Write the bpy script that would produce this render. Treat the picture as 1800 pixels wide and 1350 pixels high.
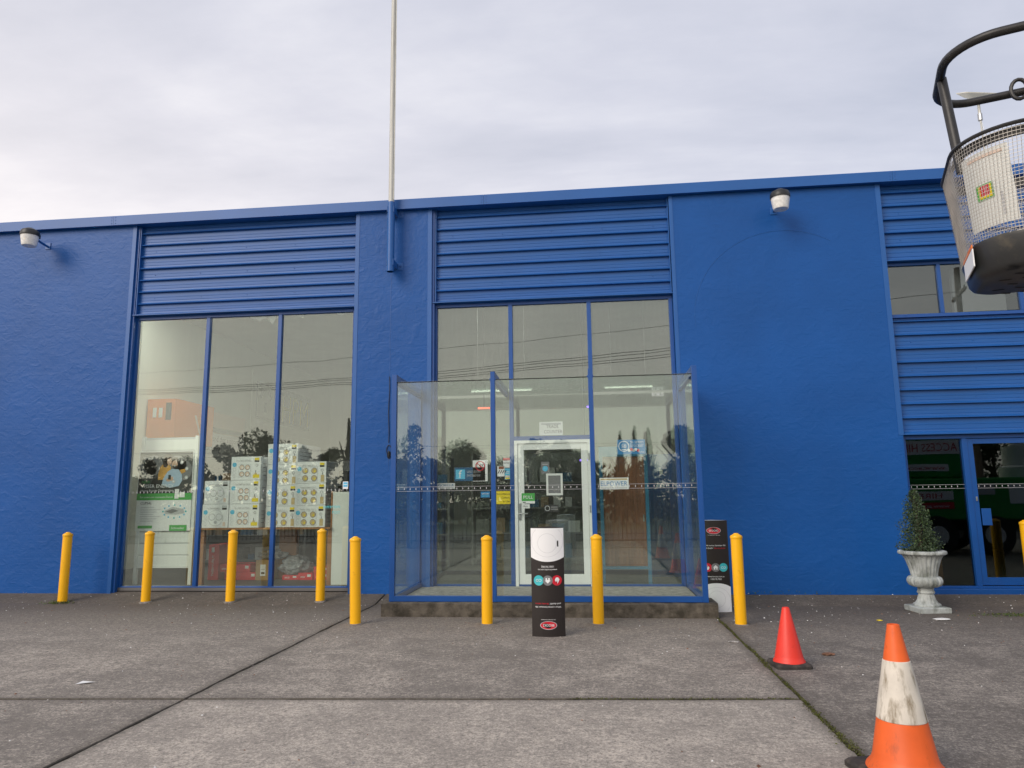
import bpy, bmesh, math, random
import numpy as np
from mathutils import Vector, Matrix
for o in list(bpy.data.objects): bpy.data.objects.remove(o)
SC = bpy.context.scene
COL = SC.collection
R_ = math.radians
random.seed(7); np.random.seed(7)

# ------------------------------------------------------------------ camera
cam = bpy.data.cameras.new('camera'); CAM = bpy.data.objects.new('camera', cam); COL.objects.link(CAM)
cam.sensor_width = 36.0; cam.lens = 25.2; cam.clip_start = 0.05; cam.clip_end = 3000
def cam_axes(yaw, p, r):
    fwd = Vector((-math.sin(yaw)*math.cos(p), math.cos(yaw)*math.cos(p), math.sin(p)))
    right = Vector((math.cos(yaw), math.sin(yaw), 0)); up = right.cross(fwd)
    return right*math.cos(r)+up*math.sin(r), -right*math.sin(r)+up*math.cos(r), fwd
cr, cu, cf = cam_axes(R_(6.196), R_(9.03), R_(-0.719))
CAM.matrix_world = Matrix(((cr.x, cu.x, -cf.x, 0), (cr.y, cu.y, -cf.y, -10.4), (cr.z, cu.z, -cf.z, 1.42), (0, 0, 0, 1)))
SC.camera = CAM
SC.render.resolution_x = 1024; SC.render.resolution_y = 768

# ------------------------------------------------------------------ sky, sun, exposure
SUN_AZ = Vector((-0.62, -0.78)).normalized(); SUN_EL = 30.0
W = bpy.data.worlds.new('World'); SC.world = W; W.use_nodes = True
nt = W.node_tree; nt.nodes.clear()
def N(nt, typ, **kw):
    n = nt.nodes.new(typ)
    for k, v in kw.items():
        if k == 'inp':
            for kk, vv in v.items(): n.inputs[kk].default_value = vv
        else: setattr(n, k, v)
    return n
def L(nt, a, b): nt.links.new(a, b)
def mth(nt, op, a, b=None, clamp=False):
    n = nt.nodes.new('ShaderNodeMath'); n.operation = op; n.use_clamp = clamp
    for i, v in enumerate((a, b)):
        if v is None: continue
        if isinstance(v, (int, float)): n.inputs[i].default_value = v
        else: nt.links.new(v, n.inputs[i])
    return n.outputs[0]
def mixc(nt, fac, a, b, typ='MIX'):
    n = nt.nodes.new('ShaderNodeMix'); n.data_type = 'RGBA'; n.blend_type = typ
    for k, v in ((0, fac), (6, a), (7, b)):
        if isinstance(v, (int, float)): n.inputs[k].default_value = v
        elif isinstance(v, tuple): n.inputs[k].default_value = v if len(v) == 4 else v+(1,)
        else: nt.links.new(v, n.inputs[k])
    return n.outputs[2]
def ramp(nt, fac, stops, interp='LINEAR'):
    n = nt.nodes.new('ShaderNodeValToRGB'); n.color_ramp.interpolation = interp
    while len(n.color_ramp.elements) < len(stops): n.color_ramp.elements.new(0.5)
    for e, (p, c) in zip(n.color_ramp.elements, stops):
        e.position = p; e.color = c if len(c) == 4 else tuple(c)+(1,)
    nt.links.new(fac, n.inputs[0]); return n.outputs[0]
sky = N(nt, 'ShaderNodeTexSky', sky_type='NISHITA', sun_disc=False, sun_elevation=R_(SUN_EL), sun_rotation=math.atan2(SUN_AZ.x, SUN_AZ.y))
tc = N(nt, 'ShaderNodeTexCoord'); sep = N(nt, 'ShaderNodeSeparateXYZ'); L(nt, tc.outputs['Generated'], sep.inputs[0])
zc = mth(nt, 'MAXIMUM', sep.outputs[2], 0.0)
den = mth(nt, 'ADD', zc, 0.16)
px = mth(nt, 'DIVIDE', sep.outputs[0], den); py = mth(nt, 'DIVIDE', sep.outputs[1], den)
cmb = N(nt, 'ShaderNodeCombineXYZ'); L(nt, px, cmb.inputs[0]); L(nt, mth(nt, 'MULTIPLY', py, 2.2), cmb.inputs[1])
n1 = N(nt, 'ShaderNodeTexNoise', inp={'Scale': 0.75, 'Detail': 9.0, 'Roughness': 0.55, 'Distortion': 0.6}); L(nt, cmb.outputs[0], n1.inputs['Vector'])
n2 = N(nt, 'ShaderNodeTexNoise', inp={'Scale': 2.6, 'Detail': 6.0, 'Roughness': 0.6}); L(nt, cmb.outputs[0], n2.inputs['Vector'])
cl = mth(nt, 'ADD', mth(nt, 'MULTIPLY', n1.outputs[0], 0.72), mth(nt, 'MULTIPLY', n2.outputs[0], 0.28))
K = 10.0
def sc(c, k=K): return tuple(v*k for v in c)
cloud = ramp(nt, cl, [(0.34, sc((0.40, 0.425, 0.51))), (0.5, sc((0.50, 0.515, 0.595))), (0.66, sc((0.64, 0.645, 0.70)))])
# warm glow low in the sky on the sun's side
dt = mth(nt, 'ADD', mth(nt, 'MULTIPLY', sep.outputs[0], -0.86), mth(nt, 'MULTIPLY', sep.outputs[1], -0.50))
side = mth(nt, 'MULTIPLY', mth(nt, 'ADD', dt, 0.80), 0.72, True)
low = mth(nt, 'POWER', mth(nt, 'SUBTRACT', 1.0, zc), 2.4)
glow = mth(nt, 'MULTIPLY', side, low)
gcol = mixc(nt, glow, cloud, sc((1.38, 1.195, 1.02)))
base = mixc(nt, 0.90, sky.outputs[0], gcol)
bg = N(nt, 'ShaderNodeBackground', inp={'Strength': 0.1}); L(nt, base, bg.inputs[0])
wo = N(nt, 'ShaderNodeOutputWorld'); L(nt, bg.outputs[0], wo.inputs[0])

sl = bpy.data.lights.new('sun', 'SUN'); sl.energy = 1.5; sl.angle = R_(34); sl.color = (1.0, 0.90, 0.78)
SUN = bpy.data.objects.new('sun', sl); COL.objects.link(SUN)
sd = Vector((SUN_AZ.x*math.cos(R_(SUN_EL)), SUN_AZ.y*math.cos(R_(SUN_EL)), math.sin(R_(SUN_EL))))
SUN.rotation_euler = sd.to_track_quat('Z', 'Y').to_euler(); SUN.location = (-20, -30, 25)
SC.view_settings.view_transform = 'Standard'; SC.view_settings.look = 'None'
SC.view_settings.exposure = 0.45; SC.view_settings.gamma = 1.0; SC.view_settings.use_curve_mapping = False
SC.render.engine = 'CYCLES'
SC.cycles.max_bounces = 10; SC.cycles.transparent_max_bounces = 24; SC.cycles.glossy_bounces = 5; SC.cycles.diffuse_bounces = 4

# ------------------------------------------------------------------ materials
MATS = {}
def newmat(name):
    m = bpy.data.materials.new(name); m.use_nodes = True; MATS[name] = m
    return m, m.node_tree, m.node_tree.nodes['Principled BSDF']
def pm(name, col, rough=0.5, metal=0.0, var=None, bump=None, spec=0.5, dirt=None, trans=None, streak=None):
    """var=(scale, amount) colour mottling; bump=(scale, strength, distance); dirt=(scale, lo, hi, colour)"""
    if name in MATS: return MATS[name]
    m, t, b = newmat(name)
    b.inputs['Base Color'].default_value = tuple(col)+(1,); b.inputs['Roughness'].default_value = rough
    b.inputs['Metallic'].default_value = metal; b.inputs['Specular IOR Level'].default_value = spec
    tcn = N(t, 'ShaderNodeTexCoord'); out = None
    if var:
        n = N(t, 'ShaderNodeTexNoise', inp={'Scale': var[0], 'Detail': 5.0}); L(t, tcn.outputs['Object'], n.inputs['Vector'])
        lo = tuple(max(0, c*(1-var[1])) for c in col); hi = tuple(min(1, c*(1+var[1])) for c in col)
        out = ramp(t, n.outputs[0], [(0.3, lo), (0.7, hi)])
    if dirt:
        n = N(t, 'ShaderNodeTexNoise', inp={'Scale': dirt[0], 'Detail': 7.0, 'Roughness': 0.65})
        mp = N(t, 'ShaderNodeMapping'); L(t, tcn.outputs['Object'], mp.inputs[0]); L(t, mp.outputs[0], n.inputs['Vector'])
        if streak: mp.inputs['Scale'].default_value = streak
        f = ramp(t, n.outputs[0], [(dirt[1], (0, 0, 0)), (dirt[2], (1, 1, 1))])
        out = mixc(t, f, out if out else tuple(col), tuple(dirt[3]))
    if out: L(t, out, b.inputs['Base Color'])
    if bump:
        n = N(t, 'ShaderNodeTexNoise', inp={'Scale': bump[0], 'Detail': 6.0}); L(t, tcn.outputs['Object'], n.inputs['Vector'])
        bn = N(t, 'ShaderNodeBump', inp={'Strength': bump[1], 'Distance': bump[2]}); L(t, n.outputs[0], bn.inputs['Height']); L(t, bn.outputs[0], b.inputs['Normal'])
    return m
def glass(name, r0, tint, dirt=0.0):
    m, t, b = newmat(name); t.nodes.remove(b)
    out = t.nodes['Material Output']
    lw = N(t, 'ShaderNodeLayerWeight', inp={'Blend': 0.5})
    fac = mth(t, 'ADD', r0, mth(t, 'MULTIPLY', mth(t, 'POWER', lw.outputs['Facing'], 5.0), 1-r0))
    tr = N(t, 'ShaderNodeBsdfTransparent', inp={'Color': tint+(1,)})
    gl = N(t, 'ShaderNodeBsdfGlossy', inp={'Color': (0.87, 0.95, 0.91, 1), 'Roughness': 0.0})
    tcn = N(t, 'ShaderNodeTexCoord')
    # old float glass is not quite flat: reflections waver a little
    nz = N(t, 'ShaderNodeTexNoise', inp={'Scale': 0.9, 'Detail': 1.0}); L(t, tcn.outputs['Object'], nz.inputs['Vector'])
    bn = N(t, 'ShaderNodeBump', inp={'Strength': 0.25, 'Distance': 0.006}); L(t, nz.outputs[0], bn.inputs['Height']); L(t, bn.outputs[0], gl.inputs['Normal'])
    mx = N(t, 'ShaderNodeMixShader'); L(t, fac, mx.inputs[0]); L(t, tr.outputs[0], mx.inputs[1]); L(t, gl.outputs[0], mx.inputs[2])
    res = mx.outputs[0]
    if dirt:
        df = N(t, 'ShaderNodeBsdfDiffuse', inp={'Color': (0.62, 0.62, 0.57, 1)})
        mp = N(t, 'ShaderNodeMapping', inp={'Scale': (9, 9, 0.35)}); L(t, tcn.outputs['Object'], mp.inputs[0])
        nd = N(t, 'ShaderNodeTexNoise', inp={'Scale': 2.2, 'Detail': 6.0, 'Roughness': 0.6}); L(t, mp.outputs[0], nd.inputs['Vector'])
        nb = N(t, 'ShaderNodeTexNoise', inp={'Scale': 1.1, 'Detail': 3.0}); L(t, tcn.outputs['Object'], nb.inputs['Vector'])
        f = mth(t, 'MULTIPLY', mth(t, 'POWER', mth(t, 'MULTIPLY', nd.outputs[0], nb.outputs[0]), 1.5), dirt*5.0, True)
        m2 = N(t, 'ShaderNodeMixShader'); L(t, f, m2.inputs[0]); L(t, res, m2.inputs[1]); L(t, df.outputs[0], m2.inputs[2]); res = m2.outputs[0]
    L(t, res, out.inputs[0]); return m
glass('window_glass', 0.115, (0.95, 0.985, 0.95), 0.016)
glass('upper_glass', 0.135, (0.80, 0.84, 0.80), 0.06)
glass('porch_glass', 0.075, (0.95, 0.98, 0.96), 0.016)
glass('strip_glass', 0.115, (0.6, 0.62, 0.62), 0.01)
glass('dark_glass', 0.058, (0.55, 0.60, 0.58), 0.0)

def render_wall(name, col, rough):
    m, t, b = newmat(name)
    tcn = N(t, 'ShaderNodeTexCoord'); P = tcn.outputs['Object']
    mp = N(t, 'ShaderNodeMapping', inp={'Scale': (1.0, 1.0, 1.35)}); L(t, P, mp.inputs[0])
    a = N(t, 'ShaderNodeTexNoise', inp={'Scale': 2.6, 'Detail': 3.0, 'Roughness': 0.5, 'Distortion': 1.1}); L(t, mp.outputs[0], a.inputs['Vector'])
    c = N(t, 'ShaderNodeTexNoise', inp={'Scale': 6.5, 'Detail': 3.0, 'Roughness': 0.5, 'Distortion': 1.2}); L(t, mp.outputs[0], c.inputs['Vector'])
    ridge = mth(t, 'ABSOLUTE', mth(t, 'SUBTRACT', a.outputs[0], 0.5))
    ridge2 = mth(t, 'ABSOLUTE', mth(t, 'SUBTRACT', c.outputs[0], 0.52))
    # brick courses just showing through the bagged render
    s = N(t, 'ShaderNodeSeparateXYZ'); L(t, P, s.inputs[0])
    wob = mth(t, 'MULTIPLY', mth(t, 'SUBTRACT', a.outputs[0], 0.5), 0.05)
    crs = mth(t, 'PINGPONG', mth(t, 'ADD', s.outputs[2], wob), 0.043)
    crs = mth(t, 'MULTIPLY', mth(t, 'MINIMUM', crs, 0.010), mth(t, 'MULTIPLY', c.outputs[0], 9.0))
    fine = N(t, 'ShaderNodeTexNoise', inp={'Scale': 70.0, 'Detail': 3.0}); L(t, P, fine.inputs['Vector'])
    # trowel lumps, with soft broken ridges only where a second noise lets them through
    gate = mth(t, 'MULTIPLY', mth(t, 'SUBTRACT', c.outputs[0], 0.46), 5.0, True)
    rdg = mth(t, 'MULTIPLY', mth(t, 'MINIMUM', ridge, 0.07), gate)
    d = N(t, 'ShaderNodeTexNoise', inp={'Scale': 15.0, 'Detail': 2.0, 'Roughness': 0.5, 'Distortion': 0.4}); L(t, mp.outputs[0], d.inputs['Vector'])
    h = mth(t, 'ADD', mth(t, 'MULTIPLY', a.outputs[0], 0.50), mth(t, 'ADD', mth(t, 'MULTIPLY', c.outputs[0], 0.34), mth(t, 'ADD', mth(t, 'MULTIPLY', rdg, 1.1), mth(t, 'MULTIPLY', d.outputs[0], 0.085))))
    h = mth(t, 'ADD', h, mth(t, 'ADD', mth(t, 'MULTIPLY', crs, 0.75), mth(t, 'MULTIPLY', fine.outputs[0], 0.02)))
    bn = N(t, 'ShaderNodeBump', inp={'Strength': 0.32, 'Distance': 0.03}); L(t, h, bn.inputs['Height']); L(t, bn.outputs[0], b.inputs['Normal'])
    nz = N(t, 'ShaderNodeTexNoise', inp={'Scale': 0.8, 'Detail': 4.0}); L(t, P, nz.inputs['Vector'])
    col2 = ramp(t, nz.outputs[0], [(0.3, tuple(v*0.90 for v in col)), (0.7, tuple(v*1.08 for v in col))])
    L(t, col2, b.inputs['Base Color']); b.inputs['Roughness'].default_value = rough; b.inputs['Specular IOR Level'].default_value = 0.26
    return m
BLUE = (0.0075, 0.083, 0.315)
render_wall('blue_render', BLUE, 0.42)
pm('blue_metal', (0.0095, 0.098, 0.345), 0.42, var=(1.5, 0.06), bump=(40, 0.05, 0.002))
pm('blue_frame', (0.007, 0.075, 0.300), 0.34, var=(3, 0.05))

def concrete(name, lo, mid, hi, speck, stain):
    m, t, b = newmat(name)
    tcn = N(t, 'ShaderNodeTexCoord'); P = tcn.outputs['Object']
    big = N(t, 'ShaderNodeTexNoise', inp={'Scale': 0.55, 'Detail': 6.0, 'Roughness': 0.6, 'Distortion': 0.6}); L(t, P, big.inputs['Vector'])
    med = N(t, 'ShaderNodeTexNoise', inp={'Scale': 3.2, 'Detail': 7.0, 'Roughness': 0.62, 'Distortion': 0.4}); L(t, P, med.inputs['Vector'])
    sp = N(t, 'ShaderNodeTexNoise', inp={'Scale': 21.0, 'Detail': 7.0, 'Roughness': 0.9}); L(t, P, sp.inputs['Vector'])
    sp3 = N(t, 'ShaderNodeTexNoise', inp={'Scale': 62.0, 'Detail': 4.0, 'Roughness': 0.8}); L(t, P, sp3.inputs['Vector'])
    spk = mth(t, 'ADD', mth(t, 'MULTIPLY', sp.outputs[0], 0.58), mth(t, 'MULTIPLY', sp3.outputs[0], 0.42))
    sp2 = N(t, 'ShaderNodeTexVoronoi', inp={'Scale': 95.0}); L(t, P, sp2.inputs['Vector'])
    base = ramp(t, mth(t, 'ADD', mth(t, 'MULTIPLY', big.outputs[0], 0.5), mth(t, 'MULTIPLY', med.outputs[0], 0.5)), [(0.36, lo), (0.5, mid), (0.64, hi)])
    thr = mth(t, 'ADD', mth(t, 'MULTIPLY', med.outputs[0], 0.16), mth(t, 'MULTIPLY', big.outputs[0], 0.12))
    f = mth(t, 'MULTIPLY', mth(t, 'SUBTRACT', mth(t, 'ADD', spk, thr), 0.635), 11.0, True)
    c1 = mixc(t, mth(t, 'MULTIPLY', f, speck), base, (0.60, 0.53, 0.45))
    f2 = mth(t, 'MULTIPLY', mth(t, 'SUBTRACT', 0.470, spk), 14.0, True)
    c2 = mixc(t, mth(t, 'MULTIPLY', f2, 0.74), c1, (0.055, 0.050, 0.045))
    # stones showing in the worn surface
    f3 = mth(t, 'MULTIPLY', mth(t, 'SUBTRACT', 0.16, sp2.outputs['Distance']), 4.0, True)
    c3 = mixc(t, mth(t, 'MULTIPLY', f3, 0.30), c2, sp2.outputs['Color'], 'OVERLAY')
    # the grimy strip along the foot of the building, ragged edge
    s = N(t, 'ShaderNodeSeparateXYZ'); L(t, P, s.inputs[0])
    g = mth(t, 'ADD', mth(t, 'ADD', s.outputs[1], 2.9), mth(t, 'MULTIPLY', mth(t, 'SUBTRACT', big.outputs[0], 0.5), 3.0))
    g = mth(t, 'ADD', mth(t, 'MULTIPLY', g, 0.42), mth(t, 'MULTIPLY', mth(t, 'SUBTRACT', med.outputs[0], 0.5), 0.9), True)
    c4 = mixc(t, mth(t, 'MULTIPLY', g, stain), c3, (0.072, 0.060, 0.050))
    # dirt that has spread out of the joints on to the slab edges
    dj = mth(t, 'MINIMUM', mth(t, 'ABSOLUTE', mth(t, 'ADD', s.outputs[0], 3.0)), mth(t, 'ABSOLUTE', mth(t, 'SUBTRACT', s.outputs[0], 1.42)))
    dc = mth(t, 'ABSOLUTE', mth(t, 'SUBTRACT', s.outputs[1], mth(t, 'ADD', mth(t, 'MULTIPLY', s.outputs[0], 0.062), -4.984)))
    dc = mth(t, 'ADD', dc, mth(t, 'MULTIPLY', mth(t, 'SUBTRACT', s.outputs[0], 1.42), 50.0, True))
    dj = mth(t, 'MINIMUM', dj, dc)
    gj = mth(t, 'MULTIPLY', mth(t, 'SUBTRACT', mth(t, 'ADD', mth(t, 'MULTIPLY', med.outputs[0], 0.16), mth(t, 'MULTIPLY', sp.outputs[0], 0.05)), dj), 10.0, True)
    c4 = mixc(t, mth(t, 'MULTIPLY', gj, 0.55), c4, (0.075, 0.064, 0.052))
    # oil drips and old tyre scuffs
    oil = N(t, 'ShaderNodeTexNoise', inp={'Scale': 1.25, 'Detail': 8.0, 'Roughness': 0.7, 'Distortion': 0.3}); L(t, P, oil.inputs['Vector'])
    mpx = N(t, 'ShaderNodeMapping', inp={'Scale': (2.4, 0.22, 1.0), 'Rotation': (0, 0, 0.35)}); L(t, P, mpx.inputs[0])
    tyr = N(t, 'ShaderNodeTexNoise', inp={'Scale': 2.0, 'Detail': 5.0, 'Roughness': 0.6}); L(t, mpx.outputs[0], tyr.inputs['Vector'])
    c4 = mixc(t, mth(t, 'MULTIPLY', mth(t, 'MULTIPLY', mth(t, 'SUBTRACT', oil.outputs[0], 0.66), 9.0, True), 0.40), c4, (0.045, 0.040, 0.036))
    c4 = mixc(t, mth(t, 'MULTIPLY', mth(t, 'MULTIPLY', mth(t, 'SUBTRACT', tyr.outputs[0], 0.62), 6.0, True), 0.22), c4, (0.055, 0.050, 0.046))
    L(t, c4, b.inputs['Base Color']); b.inputs['Roughness'].default_value = 0.88; b.inputs['Specular IOR Level'].default_value = 0.25
    hh = mth(t, 'ADD', mth(t, 'MULTIPLY', sp.outputs[0], 0.7), mth(t, 'MULTIPLY', med.outputs[0], 0.6))
    bn = N(t, 'ShaderNodeBump', inp={'Strength': 0.6, 'Distance': 0.008}); L(t, hh, bn.inputs['Height']); L(t, bn.outputs[0], b.inputs['Normal'])
    return m
concrete('concrete_a', (0.198, 0.176, 0.154), (0.222, 0.198, 0.173), (0.248, 0.221, 0.193), 0.75, 0.75)
concrete('concrete_b', (0.275, 0.246, 0.214), (0.315, 0.282, 0.246), (0.355, 0.318, 0.278), 1.0, 0.75)
concrete('concrete_c', (0.140, 0.124, 0.109), (0.168, 0.149, 0.131), (0.20, 0.178, 0.156), 0.55, 0.75)
pm('joint_soil', (0.088, 0.076, 0.060), 0.95, var=(30, 0.4))
pm('plinth_concrete', (0.11, 0.095, 0.075), 0.92, var=(9, 0.35), bump=(45, 0.7, 0.01), dirt=(6, 0.44, 0.62, (0.040, 0.034, 0.024)))
pm('porch_floor', (0.36, 0.33, 0.29), 0.85, var=(12, 0.3), bump=(60, 0.3, 0.004))
pm('yellow_paint', (0.93, 0.475, 0.003), 0.38, var=(3, 0.05), dirt=(9, 0.60, 0.74, (0.55, 0.25, 0.01)))
pm('white_alu', (0.86, 0.88, 0.87), 0.4, var=(2, 0.05))
pm('white_print', (0.86, 0.87, 0.88), 0.45)
pm('white_box', (0.84, 0.85, 0.87), 0.5, var=(3, 0.03))
pm('white_board', (0.78, 0.80, 0.78), 0.5, var=(2, 0.04))
pm('black_print', (0.012, 0.010, 0.010), 0.4)
pm('grey_print', (0.20, 0.20, 0.21), 0.5)
pm('light_grey_print', (0.52, 0.53, 0.55), 0.5)
pm('red_print', (0.62, 0.015, 0.035), 0.4)
pm('teal_print', (0.05, 0.50, 0.55), 0.45)
pm('blue_print', (0.03, 0.23, 0.52), 0.45)
pm('sky_print', (0.12, 0.52, 0.78), 0.45)
pm('dark_blue_print', (0.015, 0.10, 0.22), 0.4)
pm('green_print', (0.08, 0.42, 0.09), 0.45)
pm('yellow_print', (0.85, 0.66, 0.02), 0.45)
pm('gold_print', (0.60, 0.46, 0.24), 0.4)
pm('skin_print', (0.62, 0.40, 0.29), 0.6)
pm('rose_print', (0.78, 0.60, 0.50), 0.5)
pm('orange_print', (0.80, 0.34, 0.03), 0.5)
pm('jumper_print', (0.60, 0.32, 0.06), 0.6, var=(9, 0.2))
pm('hair_print', (0.05, 0.028, 0.02), 0.6)
pm('shirt_print', (0.42, 0.55, 0.70), 0.6)
pm('dark_print', (0.045, 0.047, 0.05), 0.4, var=(2.5, 0.5))
pm('standee_card', (0.020, 0.015, 0.014), 0.42)
pm('red_card', (0.70, 0.018, 0.03), 0.5, var=(4, 0.08))
pm('brown_card', (0.42, 0.27, 0.14), 0.75, var=(8, 0.12))
pm('timber', (0.33, 0.14, 0.05), 0.5, var=(6, 0.2))
pm('veneer', (0.33, 0.105, 0.045), 0.5, dirt=(5, 0.4, 0.65, (0.21, 0.06, 0.025)), streak=(6, 6, 0.5))
pm('blue_door_paint', (0.02, 0.24, 0.48), 0.4)
pm('steel', (0.42, 0.43, 0.44), 0.35, 0.9)
pm('galv', (0.50, 0.50, 0.47), 0.5, 0.35, var=(8, 0.12))
pm('flagpole_metal', (0.52, 0.52, 0.49), 0.5, 0.1, dirt=(3, 0.46, 0.70, (0.36, 0.35, 0.31)), streak=(14, 14, 0.6))
pm('black_plastic', (0.018, 0.018, 0.019), 0.42, var=(20, 0.2))
pm('charcoal_metal', (0.030, 0.029, 0.029), 0.42, 0.2, var=(15, 0.25))
pm('dark_gasket', (0.012, 0.011, 0.010), 0.7)
pm('tub_plastic', (0.030, 0.031, 0.032), 0.36, dirt=(9, 0.55, 0.78, (0.085, 0.075, 0.058)), bump=(60, 0.15, 0.003))
pm('wire_mesh', (0.54, 0.51, 0.47), 0.45, 0.3, var=(10, 0.15))
pm('liner_sheet', (0.66, 0.60, 0.53), 0.6, var=(5, 0.08))
pm('cone_orange', (0.80, 0.125, 0.018), 0.48, var=(6, 0.10), dirt=(14, 0.58, 0.80, (0.30, 0.06, 0.02)), streak=(1, 1, 0.35))
pm('cone_red', (0.80, 0.040, 0.022), 0.46, var=(5, 0.07), dirt=(18, 0.62, 0.84, (0.35, 0.03, 0.02)), streak=(1, 1, 0.5))
pm('cone_white', (0.66, 0.61, 0.53), 0.6, var=(9, 0.12), dirt=(16, 0.50, 0.68, (0.20, 0.15, 0.085)), streak=(1.2, 1.2, 0.28))
pm('cone_rubber', (0.035, 0.030, 0.027), 0.85, var=(20, 0.35), dirt=(12, 0.5, 0.75, (0.10, 0.08, 0.065)), bump=(50, 0.4, 0.004))
pm('urn_stone', (0.44, 0.47, 0.46), 0.68, var=(9, 0.18), dirt=(9, 0.44, 0.66, (0.17, 0.185, 0.165)), bump=(60, 0.25, 0.004), streak=(1, 1, 0.5))
pm('soil', (0.05, 0.035, 0.025), 0.95, var=(25, 0.3))
pm('shrub_leaf', (0.045, 0.075, 0.034), 0.55, var=(14, 0.45))
pm('shrub_stem', (0.09, 0.065, 0.045), 0.8)
pm('grout', (0.20, 0.185, 0.165), 0.9, var=(40, 0.4))
pm('moss', (0.085, 0.095, 0.018), 0.95, var=(25, 0.5))
pm('weed', (0.07, 0.12, 0.03), 0.8, var=(10, 0.4))
pm('paper', (0.75, 0.75, 0.74), 0.7)
pm('dry_leaf', (0.20, 0.10, 0.06), 0.8, var=(30, 0.4))
pm('debris', (0.36, 0.34, 0.32), 0.9, var=(40, 0.7))
pm('lamp_lens', (0.80, 0.79, 0.77), 0.22, var=(30, 0.14), bump=(90, 0.4, 0.004))
pm('dish_white', (0.74, 0.72, 0.64), 0.45, var=(4, 0.05))
pm('tree_leaf', (0.040, 0.060, 0.025), 0.7, var=(3, 0.5))
pm('tree_leaf_grey', (0.058, 0.072, 0.042), 0.7, var=(3, 0.4))
pm('conifer_leaf', (0.022, 0.040, 0.020), 0.75, var=(3, 0.4))
pm('bark', (0.10, 0.078, 0.06), 0.9, var=(10, 0.35))
pm('asphalt', (0.050, 0.050, 0.052), 0.9, var=(30, 0.25), bump=(120, 0.3, 0.004))
pm('grass', (0.065, 0.095, 0.032), 0.95, var=(2.0, 0.35))
pm('far_ground', (0.08, 0.09, 0.045), 0.95, var=(0.05, 0.3))
pm('fence_black', (0.012, 0.012, 0.013), 0.45)
pm('timber_pole', (0.16, 0.125, 0.095), 0.9, var=(10, 0.3))
pm('wire_black', (0.015, 0.015, 0.015), 0.6)
pm('truck_green', (0.030, 0.30, 0.045), 0.35, var=(2, 0.08))
pm('truck_white', (0.70, 0.70, 0.68), 0.4)
pm('tyre', (0.018, 0.018, 0.018), 0.85)
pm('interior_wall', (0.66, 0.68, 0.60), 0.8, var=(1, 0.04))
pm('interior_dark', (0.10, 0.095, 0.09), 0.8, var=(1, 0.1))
pm('interior_floor', (0.13, 0.125, 0.12), 0.55, var=(2, 0.1))
pm('ceiling_tile', (0.48, 0.48, 0.44), 0.85, var=(2, 0.06))
pm('shelf_grey', (0.16, 0.165, 0.17), 0.5)
pm('poly_bag', (0.34, 0.35, 0.38), 0.25, var=(12, 0.35), bump=(18, 0.8, 0.03))
pm('bark_card', (0.30, 0.20, 0.12), 0.8)
def emis(name, col, s):
    m, t, b = newmat(name); b.inputs['Emission Color'].default_value = col+(1,); b.inputs['Emission Strength'].default_value = s
    b.inputs['Base Color'].default_value = col+(1,)
emis('led_red', (1.0, 0.10, 0.05), 2.0); emis('led_violet', (0.25, 0.12, 1.0), 2.5)
emis('tube_white', (1.0, 0.97, 0.88), 1.6); emis('fill_light_white', (1.0, 0.97, 0.90), 26.0)

# ------------------------------------------------------------------ mesh helpers
def top_of(o):
    while o.parent: o = o.parent
    return o
_txt = {}
def text_mesh(s):
    if s in _txt: return _txt[s]
    cu_ = bpy.data.curves.new('t', 'FONT'); cu_.body = s; cu_.size = 1.0; cu_.resolution_u = 2; cu_.fill_mode = 'FRONT'
    ob = bpy.data.objects.new('t', cu_); COL.objects.link(ob)
    dg = bpy.context.evaluated_depsgraph_get(); me = bpy.data.meshes.new_from_object(ob.evaluated_get(dg))
    V = [(v.co.x, v.co.y) for v in me.vertices]; F = [tuple(p.vertices) for p in me.polygons]
    bpy.data.objects.remove(ob); bpy.data.curves.remove(cu_); bpy.data.meshes.remove(me)
    _txt[s] = (V, F); return _txt[s]

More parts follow.
